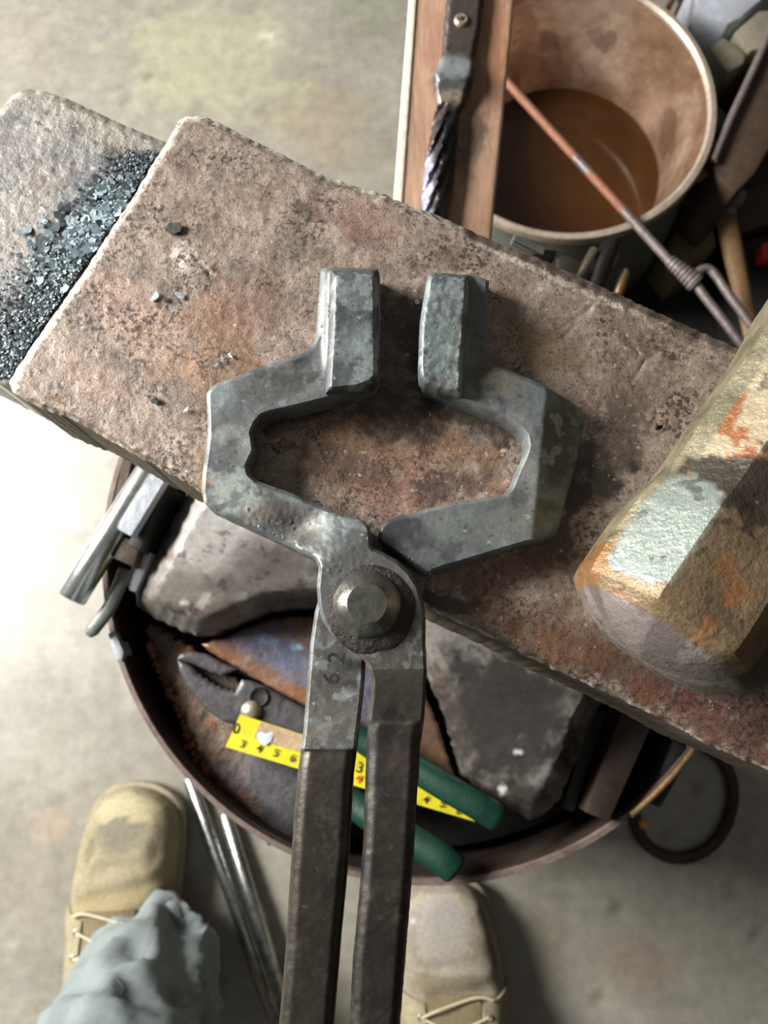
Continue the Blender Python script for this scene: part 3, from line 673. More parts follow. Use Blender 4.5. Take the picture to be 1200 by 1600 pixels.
# ragged rusty slab on the stump
crust = [(228, 985), (236, 1006), (248, 1034), (262, 1066), (287, 1110), (296, 1142), (306, 1174), (331, 1216), (352, 1238), (375, 1257), (398, 1280), (414, 1292), (440, 1310), (480, 1300), (560, 1240), (700, 1226), (640, 1202), (560, 1162), (475, 1118), (380, 1066), (325, 1036), (300, 1010), (262, 990), (238, 974)]
cs = [(330, 1060, 40, 30, 0, '#57504f', .6), (270, 1060, 24, 70, -20, '#6b513f', .7), (300, 1160, 30, 60, -25, '#84603f', .6), (340, 1190, 50, 70, -30, '#8d7a6b', .6), (370, 1220, 40, 40, 0, '#585a66', .5), (250, 1000, 20, 30, 0, '#4f4a4c', .7), (380, 1265, 50, 8, 45, '#a06236', .8), (270, 975, 40, 14, 20, '#6e4430', .8)]
o = forge('rust_crust', crust, .396, .3755, mRust, None, cham=(10, .003), cell=5, jit=9, colf=stains_and_light(cs, .04, .5), amp=.0016, nsc=.06, sharp=60)
tag(o, 'ragged rusty slab with crumbling orange edge on the stump inside the drum', 'slab')
# crumbs along the edge
rnd = random.Random(3); V = []; F = []
edge = densify(crust[1:13], 2.2, closed=False)
for i, (x, y) in enumerate(edge):
    for _ in range(2):
        v, f = flake(None, x+rnd.gauss(-2, 3.5), y+rnd.gauss(1, 3.5), .3905+rnd.uniform(-.006, .003), rnd.uniform(.0008, .0024), None, th=rnd.uniform(.0008, .002), n=6, seed=i)
        q = len(V); V += v; F += [[k+q for k in p] for p in f]
oc = mesh('rust_crumbs', V, F, mRust, o, 40, np.tile(np.array([*lin('#94582f'), .6]), (len(V), 1))); oc['kind'] = 'stuff'
# blued plate sticking out below the anvil
plate = [(314, 1006), (330, 1002), (352, 997), (382, 983), (412, 971), (450, 964), (500, 963), (560, 972), (600, 992), (634, 1030), (660, 1078), (684, 1132), (698, 1176), (712, 1220), (700, 1212), (660, 1192), (600, 1166), (560, 1146), (520, 1126), (475, 1103), (430, 1078), (380, 1050), (330, 1020)]
ps = [(420, 1010, 80, 30, 15, '#5f6b86', .7), (470, 1040, 50, 40, 20, '#6d7890', .7), (440, 980, 70, 14, 0, '#4a4446', .6), (350, 1020, 30, 20, 20, '#80583f', .7), (470, 1085, 60, 12, 26, '#9a6a4a', .7), (465, 1010, 10, 8, 0, '#a9c4da', .9), (420, 1000, 20, 8, 10, '#93a9c8', .5), (575, 1100, 16, 70, 0, '#5f6382', .7), (650, 1150, 50, 60, 0, '#5d4a40', .7), (690, 1190, 30, 24, 0, '#7a5f4c', .6)]
o = forge('steel_plate', plate, .403, .3885, mPlate, None, cham=(5, .0012), cell=5, jit=2, colf=stains_and_light(ps, .035, .5), amp=.0003, nsc=.05)
tag(o, 'curved heat-blued brown steel plate lying on the stump under the anvil feet', 'plate')
o = prism('sheet_scrap', [(382, 1183), (396, 1176), (480, 1200), (560, 1240), (548, 1290), (470, 1316), (418, 1322), (412, 1305), (404, 1255), (392, 1215)], .3995, .3975, mPlier, None, .0006)
tag(o, 'dark grey triangular sheet steel offcut poking out beneath the tape rule', 'sheet')
mSteelDark = mPlier
# pliers with green handles
pl = thing('pliers', 'dark serrated-jaw pliers with two green handles on the stump', 'pliers', P(400, 1090, .392))
jaw1 = [(277, 1030), (282, 1022), (300, 1018), (322, 1022), (345, 1034), (370, 1046), (345, 1056), (341, 1053), (336, 1051), (330, 1051), (324, 1047), (318, 1045), (312, 1042), (300, 1036), (288, 1033)]
jaw2 = [(278, 1032), (290, 1036), (300, 1042), (308, 1050)]
ser = []
for i in range(13):
    t = i/12; x = 308+60*t; y = 1050+28*math.sin(t*1.5)+ (0 if i % 2 else 3); ser.append((x, y))
jaw2 = jaw2+ser+[(378, 1062), (392, 1064), (410, 1071), (440, 1087), (480, 1109), (520, 1133), (560, 1153), (560, 1176), (520, 1166), (460, 1148), (400, 1140), (350, 1128), (318, 1106), (294, 1074), (280, 1048)]
forge('jaw', jaw1, .4085, .3985, mPlier, pl, cham=(4, .001), cell=4)
forge('jaw', jaw2, .4095, .3985, mPlier, pl, cham=(5, .0014), cell=4)
lathe('pivot', [(.0, .0), (.0068, 0), (.0068, .0015), (.0052, .0036), (.0025, .0047), (.0, .005)], P(393, 1111, .4092), mScrew, pl, 24)
lathe('joint_hole', [(.0, .0002), (.0042, .0003), (.0058, .0014), (.0066, .0003), (.0066, -.001), (0, -.001)], P(405, 1089, .4098), mBlack, pl, 24)
def curve_pts(pp, n=24):
    out = []
    for i in range(len(pp)-1):
        p0 = Vector(pp[max(i-1, 0)]); p1 = Vector(pp[i]); p2 = Vector(pp[i+1]); p3 = Vector(pp[min(i+2, len(pp)-1)])
        for j in range(n):
            t = j/n
            out.append(.5*((2*p1)+(-p0+p2)*t+(2*p0-5*p1+4*p2-p3)*t*t+(-p0+3*p1-3*p2+p3)*t*t*t))
    out.append(Vector(pp[-1])); return out
def px3(l): return [P(*q) for q in l]
q1 = curve_pts(px3([(520, 1134, .410), (570, 1160, .413), (630, 1190, .419), (690, 1226, .426), (745, 1258, .430), (786, 1284, .430)]), 8)
tube('handle', q1, [.0088]*len(q1[:-3])+[.008, .0065, .003], mGreen, pl, 18, (.6, 1.0))
q2 = curve_pts(px3([(490, 1180, .406), (545, 1246, .411), (590, 1283, .418), (640, 1310, .424), (690, 1342, .4295), (716, 1364, .4305)]), 8)
tube('handle', q2, [.0085]*len(q2[:-3])+[.0080, .0065, .003], mGreen, pl, 18, (.7, 1.1))
# folding rule / tape
tp = thing('tape_rule', 'bright yellow tape rule with black numbers lying across the pliers on the stump', 'tape measure', P(550, 1190, .41))
def tline(t): return (368+(742-368)*t, 1144+(1276-1144)*t)
tv = []; tf = []; NT = 60; NW = 8
for i in range(NT+1):
    t = i/NT
    # left edge endpoints then taper at the far end where the blade turns
    xt, yt = (375+(655-375)*min(t/.72, 1)+(742-655)*max(0, (t-.72)/.28), 1116+(1207-1116)*min(t/.72, 1)+(1278-1207)*max(0, (t-.72)/.28))
    xb, yb = (352+(742-352)*t, 1167+(1284-1167)*t)
    for j in range(NW+1):
        v = j/NW; zz = .4125+.0016*(4*(v-.5)**2)+(.0015*math.sin(t*3))
        tv.append(P(xt+(xb-xt)*v, yt+(yb-yt)*v, zz))
n0 = len(tv)
for i in range(NT):
    for j in range(NW): a = i*(NW+1)+j; tf.append([a, a+1, a+NW+2, a+NW+1])
tv += [p-Vector((0, 0, .0006)) for p in tv]
for i in range(NT):
    for j in range(NW): a = n0+i*(NW+1)+j; tf.append([a+NW+1, a+NW+2, a+1, a])
for i in range(NT):
    for a in (i*(NW+1), i*(NW+1)+NW): tf.append([a, a+NW+1, n0+a+NW+1, n0+a])
for j in range(NW):
    for a in (j, NT*(NW+1)+j): tf.append([a, a+1, n0+a+1, n0+a])
mesh('blade', tv, tf, mYellow, tp, 60)
# tan patch on the upper half of the blade
def tapepatch(name, u0, u1, v0, v1, mat, off=.0004, rag=0):
    V = []; F = []; n = 20; m = 6
    for i in range(n+1):
        for j in range(m+1):
            t = u0+(u1-u0)*i/n; v = v0+(v1-v0)*j/m+rag*noise.noise(Vector((i*.5, 1, 0)))*(j == m)
            xt, yt = (375+(655-375)*min(t/.72, 1), 1116+(1207-1116)*min(t/.72, 1)); xb, yb = (352+(742-352)*t, 1167+(1284-1167)*t)
            zz = .4125+.0016*(4*(v-.5)**2)+(.0015*math.sin(t*3))+off
            V.append(P(xt+(xb-xt)*v, yt+(yb-yt)*v, zz))
    for i in range(n):
        for j in range(m): a = i*(m+1)+j; F.append([a, a+1, a+m+2, a+m+1])
    n1 = len(V); V += [p-Vector((0, 0, .0003)) for p in V]
    for i in range(n):
        for j in range(m): a = n1+i*(m+1)+j; F.append([a+m+1, a+m+2, a+1, a])
    for i in range(n):
        for a in (i*(m+1), i*(m+1)+m): F.append([a, a+m+1, n1+a+m+1, n1+a])
    for j in range(m):
        for a in (j, n*(m+1)+j): F.append([a, a+1, n1+a+1, n1+a])
    return mesh(name, V, F, mat, tp, 60)
tag(tapepatch('tan_patch', .085, .42, .02, .52, mTapeTan, .0007, .05), 'tan patch over the upper half of the yellow blade')
o = prism('bare_chip', [(403, 1146), (409, 1144), (416, 1147), (423, 1144), (428, 1147), (424, 1158), (415, 1165), (406, 1160), (402, 1152)], .4145, .4135, mWhite, tp, .0002); tag(o, 'small white chip')
for ch, px, py, sz, mt in (('0', 369, 1139, .0085, mInk), ('3', 379, 1163, .0062, mInk), ('4', 405, 1170, .0062, mInk), ('5', 431, 1177, .0062, mInk), ('6', 457, 1185, .0062, mInk),
                           ('3', 562, 1200, .0085, mInk), ('4', 560, 1217, .0068, mInkR), ('4', 665, 1250, .0062, mInk), ('5', 691, 1256, .0062, mInk), ('6', 716, 1268, .005, mInk)):
    vv_ = .42 if ch == '0' or (px == 562) else .9 if px == 560 else .88 if px < 500 else .8; tt_ = (px-360)/385; text('number', ch, px, py, .4125+.0016*(4*(vv_-.5)**2)+.0015*math.sin(tt_*3)+.00035, sz*1.12, -17, mt, tp, .00005, .00008)
# ------------------------------------------------------------------ tools at the left of the drum
def bar(name, a, b, r, mat, parent=None, seg=20, flat=(1, 1), phase=0, bev=.0012, up=None):
    a = Vector(a); b = Vector(b); d = (b-a).normalized()
    return tube(name, [a, a+d*bev, b-d*bev, b], [r-bev, r, r, r-bev], mat, parent, seg, flat, phase, up=up)
o = bar('round_bar', P(111, 936, .437), P(285, 655, .437), .0094, mBright, seg=32); tag(o, 'bright round steel bar jutting over the drum rim towards the floor', 'bar')
o = bar('square_bar', P(197, 834, .455), P(300, 665, .455), .0072, mLilac, seg=4, phase=1, up=Vector((0, 0, 1))); tag(o, 'short square bar with white sheen beside the round bar', 'bar')
hd = thing('punch', 'dark blocky punch wedged between square bar and pale anvil foot', 'tool', P(250, 820, .40))
prism('shank', [(226, 800), (250, 756), (262, 752), (234, 824), (218, 862), (198, 850)], .447, .385, mDark, hd, .002)
prism('collar', [(190, 838), (222, 846), (208, 886), (176, 872)], .4405, .40, mDrum, hd, .0015)
o = prism('wedge', [(196, 905), (212, 868), (224, 860), (238, 864), (212, 926), (200, 922)], .428, .372, mLilac, None, .0015); tag(o, 'small pale grey wedge tucked against the pale anvil foot', 'wedge')
o = bar('flat_iron', P(170, 870, .425), P(206, 700, .425), .006, mLeather, seg=4, phase=1, flat=(1, .7)); tag(o, 'thin brown iron strip on the drum rim left of the round bar', 'iron strip')
hk = curve_pts(px3([(196, 890, .428), (178, 935, .430), (165, 958, .431), (148, 980, .430), (137, 992, .429)]), 6)
o = tube('tool_handle', hk, [.0052]*(len(hk)-6)+[.0055, .005, .0045, .004, .0035, .0025], mBktOut, None, 16, (.55, .9)); tag(o, 'grey curved handle tip hanging outside the drum below the round bar', 'handle')
cl = prism('rim_clip', [(168, 990), (178, 985), (193, 1018), (190, 1034), (181, 1030)], .424, .404, mLilac, None, .001); tag(cl, 'small grey metal clip on the left drum rim', 'clip')
# right side inside the drum
o = prism('flat_bar', [(972, 1108), (1030, 1108), (952, 1284), (915, 1270)], .432, .372, mOrange if False else mDrum, None, .0012)
tag(o, 'rust-brown flat bar end standing in the drum under the anvil', 'bar')
o = prism('flat_bar', [(925, 1110), (950, 1110), (897, 1270), (879, 1262)], .412, .372, mDark, None, .0012); tag(o, 'black flat bar beside the dark anvil foot in the drum', 'bar')
o = prism('flat_bar', [(900, 1120), (918, 1120), (880, 1240), (872, 1236)], .402, .372, mBlack, None, .001); tag(o, 'thin black strip pressed against the dark anvil foot', 'bar')
o = bar('round_punch', P(1012, 1250, .405), P(1062, 1160, .412), .009, mDark, seg=16); tag(o, 'round dark punch with grey end beside the rust-brown flat bar', 'punch')
# added strip painted as the brassy highlight of the drum rim
arc = [dc+Vector((math.cos(a)*(dr-.001), math.sin(a)*(dr-.001), .0035)) for a in [math.atan2(*reversed((P(985, 1275, DZ)-dc).xy))*(1-t)+t*math.atan2(*reversed((P(1125, 1165, DZ)-dc).xy)) for t in [i/14 for i in range(15)]]]
o = tube('rim_highlight', arc, .0020, mBrass, None, 10); tag(o, 'thin copper-coloured strip painting the highlight along the drum rim by the hook', 'strip')
# hook on floor
hkx = [(992, 1270), (994, 1290), (1004, 1312), (1024, 1330), (1050, 1340), (1080, 1338), (1110, 1322), (1132, 1294), (1143, 1262), (1145, 1232), (1138, 1205), (1120, 1180), (1090, 1160)]
o = tube('steel_hook', curve_pts(px3([(x, y, .0065) for x, y in hkx]), 6), .0065, mDrum, None, 14); tag(o, 'dark curved steel hook lying on the floor right of the drum', 'hook')
o = prism('wood_chip', [(999, 1283), (1013, 1284), (1015, 1294), (1001, 1295)], .016, .0125, mChip, None, .0008); tag(o, 'tiny yellow wood chip on the steel hook', 'chip')
# rods on the floor
o = bar('polished_rod', P(296, 1215, .0078), P(431, 1592, .0078), .0076, mRod, seg=28); tag(o, 'shiny steel rod on the floor nearer the left boot', 'rod', 'polished rods by the boot')
o = bar('polished_rod', P(352, 1270, .0085), P(440, 1560, .0225), .0078, mRod, seg=28); tag(o, 'shiny steel rod farther from the left boot, its lower end overlapping the first', 'rod', 'polished rods by the boot')

# ------------------------------------------------------------------ wooden board with forged strap
bd = thing('board', 'reddish-brown wooden board with a forged strap screwed to it, above the anvil', 'board', P(700, 200, .47))
def bz(y): return .50-(y-0)/370*.018+.006   # slopes down towards the anvil
def bp(x, y, dz=0): return P(x, y, bz(y)+dz)
pts_l = [(658, -420), (642, 0), (619, 310), (612, 420)]; pts_r = [(818, -420), (804, 0), (768, 370), (762, 440)]
bts = [(740, 130, 60, 60, 0, '#8a6046', .5), (770, 60, 30, 70, 0, '#a0663f', .5), (735, 215, 22, 50, 10, '#4b3f3a', .8), (680, 60, 22, 60, 0, '#9b7060', .5), (745, 290, 40, 50, 0, '#b38d74', .4), (722, 250, 14, 40, 0, '#5c4a42', .6)]
forge('plank', pts_l+pts_r[::-1], .5, lambda x, y, z: z-.022, mWood, bd, cham=(5, .001), cell=7, zf=lambda x, y: bz(y), colf=stains_and_light(bts, .03, .5), amp=.0002, nsc=.03)
pe = forge('lit_edge_strip', [(650, -420), (660, -420), (651, 0), (629, 310), (622, 420), (611, 420), (615, 310), (639, 0)], .5, lambda x, y, z: z-.022, mWoodEdge, bd, cham=(2, .0004), cell=6, zf=lambda x, y: bz(y)+.001)  # strip painted pale for daylight on the board's left side
tag(pe, 'left edge with side light painted in pale')
stp = [(704, -200), (764, -200), (756, 0), (750, 50), (742, 88), (740, 118), (726, 160), (718, 175), (716, 200), (711, 260), (707, 300), (699, 338), (695, 380), (660, 380), (658, 318), (664, 268), (668, 235), (676, 195), (682, 160), (678, 140), (678, 115), (690, 84), (694, 40), (698, 0)]
sts = [(708, 104, 40, 20, 0, '#8b9496', .85), (706, 135, 26, 12, 0, '#5a5f60', .8), (702, 152, 26, 14, 0, '#a08e7e', .8), (700, 240, 22, 80, 4, '#1b1a1a', .9), (668, 300, 10, 60, 4, '#a4a6c0', .8), (690, 215, 8, 40, 4, '#1b1a1a', .5), (725, 40, 40, 60, 0, '#463f3b', .6)]
def strap_h(x, y, d):
    h = .0035*math.exp(-((y-118)/26)**2)
    if y > 160:
        c = 700-(y-160)*.12; h += .0015*math.sin((x*.35+y*.16))*(1 if x < c else .2) + .004*sm(160, 200, y)*max(0, 1-abs(x-c)/26)
    return h
s_ = forge('strap', stp, .506, lambda x, y, z: bz(y)-.0003, mStrap, bd, cham=(7, .0025), cell=4, zf=lambda x, y: bz(y)+.0065, hf=strap_h, colf=stains_and_light(sts, .04, .35), jit=2)
tag(s_, 'dark forged iron strap, ground bright at its shoulder and twisted below')
sc = P(721, 32, bz(32)+.0064)
sw = lathe('screw', [(0.0008, .0016), (.0035, .0018), (.0046, .0009), (.005, -.0004), (.004, -.001), (0, -.001)], sc, mScrew, bd, 28)
tag(sw, 'pale zinc crosshead screw')
for an in (20, 110):
    a = math.radians(an); d = Vector((math.cos(a), math.sin(a), 0)); c_ = sc+Vector((0, 0, .0018))
    V, F = tube('x', [c_-d*.0019, c_+d*.0019], .0005, mBlack, seg=6, ret=True)
    mesh('cross_slot', V, F, mBlack, sw)
# post holding the board outside the picture
pa, pb = P(640, -400, .45), P(812, -400, .45)
px0 = (pa+pb)/2
tube('support_post', [Vector((px0.x, px0.y, .0)), Vector((px0.x, px0.y, bz(-400)-.024))], .03, mWood, bd, 4, phase=1)

# ------------------------------------------------------------------ quench bucket
BZ = .235
bc, br = fit([(1020, 0), (1075, 50), (1110, 110), (1117, 165), (1100, 260), (1050, 320), (985, 352), (900, 374), (830, 368), (770, 345)], BZ)
WZ = .125; wc = P(880, 268, WZ); wr = (P(1030, 268, WZ)-wc).length
bk = thing('quench_bucket', 'round metal quench bucket with rusty inside, half full of brown water', 'bucket', (bc.x, bc.y, 0))
print('bucket', bc, br, wc, wr)
def bucket(prof, name, mat):
    V = []; F = []; seg = 110; m = len(prof)
    for k in range(seg):
        a = 2*math.pi*k/seg
        for r, z in prof:
            t = (BZ-z)/(BZ-WZ); c = bc.lerp(wc, min(t, 1.6)) if z < BZ else bc
            V.append(Vector((c.x+r*math.cos(a), c.y+r*math.sin(a), z)))
    for k in range(seg):
        for j in range(m-1): F.append([k*m+j, ((k+1) % seg)*m+j, ((k+1) % seg)*m+j+1, k*m+j+1])
    return mesh(name, V, F, mat, bk, 40)
sl = (br-wr)/(BZ-WZ)
bo = max(.06, wr-sl*.02)
bucket([(br-.006, BZ-.004), (br-.007-sl*.02, BZ-.02), (wr+.004, WZ+.02), (wr, WZ), (wr-.005, WZ-.03), (wr-.012, .02), (0.001, .015)], 'inner_wall', mBktIn)
bucket([(0.001, 0), (br-.035, 0), (br-.024, .05), (br-.015, .12), (br-.006, BZ-.012)], 'outer_wall', mBktOut)
bucket([(br-.0075, BZ-.008), (br-.008, BZ-.002), (br-.005, BZ+.0015), (br, BZ+.001), (br+.0015, BZ-.004), (br-.001, BZ-.011), (br-.007, BZ-.012)], 'rim', mBktRim)
V = [Vector((wc.x, wc.y, WZ-.002))]+[Vector((wc.x+(wr+.0015)*math.cos(2*math.pi*k/96), wc.y+(wr+.0015)*math.sin(2*math.pi*k/96), WZ-.002)) for k in range(96)]
V += [p-Vector((0, 0, .01)) for p in V]
F = [[0, 1+k, 1+(k+1) % 96] for k in range(96)]+[[97, 98+(k+1) % 96, 98+k] for k in range(96)]+[[1+k, 98+k, 98+(k+1) % 96, 1+(k+1) % 96] for k in range(96)]
o = mesh('water', V, F, mWater, bk, 40); tag(o, 'murky brown quench water')
er = tube('ear', curve_pts(px3([(1084, 282, .225), (1098, 274, .215), (1108, 266, .200), (1100, 258, .19)]), 5), .004, mOrange, bk, 10); tag(er, 'rusty handle ear')
# poker
pk = thing('poker', 'long thin poker with orange rust patches and split loop handle, lying across the bucket', 'poker', P(900, 260, BZ))
pz = BZ+.0065
def pl_(t): return P(790+(1050-790)*t, 126+(412-126)*t, pz+.0*t)
for a, b, mt in ((-.35, .42, mOrange), (.42, .50, mPoker), (.50, .71, mOrange), (.71, 1.0, mPoker)):
    n = 10; tube('shaft', [pl_(a+(b-a)*i/n) for i in range(n+1)], .0044, mt, pk, 12)
ct = []; cr_ = []
for i in range(25):
    t = i/24; ct.append(P(1046+42*t, 407+36*t, pz)); cr_.append((.0055+.0035*t)*(1+.13*math.sin(i*2.1)))
tube('twist_collar', ct, cr_, mPoker, pk, 16)
lp = curve_pts(px3([(1080, 438, pz), (1092, 424, pz), (1106, 420, pz), (1118, 430, pz), (1140, 462, pz), (1168, 500, pz), (1190, 530, pz), (1230, 585, pz)]), 6)
tube('handle_prong', lp, .0042, mPoker, pk, 12)
tube('handle_prong', curve_pts(px3([(1082, 436, pz), (1100, 462, pz), (1130, 500, pz), (1160, 540, pz), (1205, 600, pz), (1225, 600, pz), (1230, 585, pz)]), 6), .0042, mPoker, pk, 12)

# ------------------------------------------------------------------ small tools behind the anvil, by the bucket
bt = thing('bolt', 'bright bolt with a wide flange leaning behind the anvil near the bucket', 'bolt', P(840, 396, .42))
tube('shank', [P(801, 375, .43), P(847, 397, .425)], .0038, mBright, bt, 12)
prism('flange', [(832, 398), (846, 388), (872, 392), (864, 404), (850, 420), (834, 410)], .428, .415, mDark, bt, .001)
pp = thing('end_nippers', 'black nippers with pale glints poking up between anvil and bucket', 'pliers', P(950, 400, .42))
tube('jaw', curve_pts(px3([(930, 450, .43), (943, 410, .435), (955, 385, .435), (972, 372, .43)]), 6), [.010]*12+[.009, .008, .007, .006, .005, .004, .003], mDark, pp, 12, (.7, .7))
tube('jaw', curve_pts(px3([(925, 455, .42), (940, 425, .427), (955, 405, .428), (963, 393, .424)]), 6), [.007]*12+[.006, .006, .005, .005, .004, .003, .003], mPoker, pp, 12, (.7, .7))
o = prism('grey_block', [(870, 402), (884, 397), (908, 409), (918, 424), (900, 440), (872, 426)], .43, .40, mBeige, None, .002); tag(o, 'small beige block on the drum edge behind the anvil', 'block')
o = bar('thin_punch', P(903, 436, .435), P(930, 388, .44), .0034, mScrew, seg=10); tag(o, 'thin copper-tipped punch leaning between beige block and nippers', 'punch')
o = bar('thin_punch', P(965, 462, .43), P(978, 422, .43), .0034, mBrass, seg=10); tag(o, 'thin brownish punch right of the black nippers', 'punch')

# ------------------------------------------------------------------ dark clutter at upper right
tr = prism('shade_slab', [(1040, -200), (1500, -200), (1500, 820), (930, 820), (870, 560), (965, 470), (1040, 410), (1100, 300), (1100, 160), (1070, 20), (1040, -90)], .012, .0, mBlack, None, .002)  # dark slab put in for the shade under the clutter
tag(tr, 'black slab on the floor standing for the shade beneath the clutter right of the bucket', 'shade slab')
o = prism('plastic_jug', [(1092, -60), (1230, -60), (1190, 0), (1160, 26), (1138, 39), (1110, 28), (1089, 12)], .20, .012, mWhite, None, .008); tag(o, 'white plastic jug corner at the top edge of the picture', 'jug')
o = prism('firebrick', [(1110, 72), (1130, 56), (1148, 68), (1167, 84), (1163, 98), (1139, 113), (1128, 100)], .20, .012, mBeige, None, .004); tag(o, 'small worn beige firebrick below the white jug', 'brick')
o = prism('firebrick', [(1148, 48), (1186, 16), (1260, 10), (1260, 60), (1210, 70), (1172, 80)], .20, .012, mBeige, None, .004); tag(o, 'larger beige firebrick between the white jug and the dark channel beam', 'brick')
o = prism('angle_iron', [(1070, -20), (1086, -20), (1080, 40), (1068, 44)], .15, .012, mMid if False else mDark, None, .002); tag(o, 'dark upright iron strip left of the white jug', 'iron')
o = bar('thin_rod', P(1040, 20, .20), P(1066, -30, .20), .0032, mOrange, seg=8); tag(o, 'thin rusty rod at the top edge above the bucket', 'rod')
ch_ = thing('channel_beam', 'dark brown steel beam with scraped pale edge slanting beyond the bucket', 'beam', P(1160, 170, .012))
prism('web', [(1215, 40), (1300, 40), (1260, 130), (1180, 270), (1150, 300), (1126, 282), (1112, 262), (1116, 232), (1140, 192)], .225, .012, mLeather, ch_, .003)
eg = tube('scraped_edge', px3([(1114, 252, .229), (1140, 190, .229), (1180, 104, .229), (1212, 32, .229)]), .0042, mEdge, ch_, 8); tag(eg, 'scraped pale edge')
o = prism('sheet_offcut', [(1121, 163), (1138, 182), (1113, 220), (1108, 200)], .16, .012, mBktOut, None, .001); tag(o, 'small grey sheet offcut between bucket rim and dark beam', 'sheet')
o = bar('iron_rod', P(1108, 150, .11), P(1172, 128, .11), .006, mDark, seg=8); tag(o, 'dark iron rod beneath the small firebrick', 'rod')
o = prism('cardboard_box', [(1050, 372), (1062, 342), (1092, 330), (1114, 350), (1121, 384), (1082, 408)], .115, .012, mBox, None, .004); tag(o, 'dull olive cardboard box behind the poker handle', 'box')
o = prism('leather_apron', [(1148, 300), (1260, 262), (1260, 340), (1200, 350), (1152, 368)], .10, .012, mLeather, None, .006); tag(o, 'folded brown leather below the dark beam', 'leather')
o = prism('toolbox', [(1150, 378), (1260, 352), (1260, 560), (1172, 520), (1160, 430)], .10, .012, mBlack, None, .006); tag(o, 'black box edge under the wooden hammer handle', 'box')
hh = thing('cross_peen_hammer', 'old hammer with grey head and brown wooden handle leaning beyond the poker', 'hammer', P(1130, 330, .14))
tube('head', curve_pts(px3([(1092, 322, .165), (1106, 318, .168), (1124, 313, .17), (1146, 310, .17), (1160, 312, .17)]), 4), [.010, .0125, .0135, .0135]+[.0135]*9+[.012, .011, .010, .009], mMidIron if False else mPoker, hh, 14, (1, .9))
tube('ferrule', px3([(1132, 330, .171), (1134, 342, .172)]), [.0115, .012], mEdge, hh, 14, (.8, 1))
hq = curve_pts(px3([(1133, 336, .17), (1140, 366, .175), (1149, 410, .18), (1158, 450, .185), (1170, 500, .19), (1185, 560, .195)]), 6)
tube('handle', hq, [.0098+.001*math.sin(i*.2) for i in range(len(hq))], mWoodH, hh, 14, (.75, 1))
o = prism('marker', [(1190, 378), (1240, 372), (1240, 402), (1190, 405)], .12, .10, mRed, None, .004); tag(o, 'bright red plastic cap at the right picture edge', 'cap')
o = bar('iron_pipe', P(1125, 250, .09), P(1240, 190, .09), .012, mDark, seg=12); tag(o, 'dark pipe under the slanting beam', 'pipe')
o = tube('chain_link', curve_pts(px3([(1062, 310, .17), (1078, 316, .165), (1092, 306, .165), (1100, 290, .17), (1110, 300, .165), (1108, 318, .16)]), 5), .0045, mDark, None, 8); tag(o, 'dark bent iron link hanging at the bucket side', 'link')

# ------------------------------------------------------------------ person: boots and trousers
pe_ = thing('person', 'person standing in tan work boots and grey-green trousers, seen from above', 'person', (-.1, -.3, 0))
BP = [(0, .004, .034, .008), (.003, .020, .045, .012), (.010, .0345, .054, .012), (.022, .046, .061, .012), (.040, .0535, .066, .012), (.065, .0575, .069, .012), (.095, .0585, .073, .012), (.12, .0565, .081, .012), (.145, .0535, .092, .012),
      (.17, .050, .106, .012), (.20, .047, .122, .012), (.23, .045, .130, .012), (.26, .042, .130, .012), (.285, .034, .124, .012), (.30, .020, .112, .012), (.305, .006, .09, .012)]
def bint(u):
    for i in range(len(BP)-1):
        if BP[i][0] <= u <= BP[i+1][0]:
            t = (u-BP[i][0])/(BP[i+1][0]-BP[i][0]); return [BP[i][k]+(BP[i+1][k]-BP[i][k])*t for k in (1, 2)]
    return [BP[-1][1], BP[-1][2]]
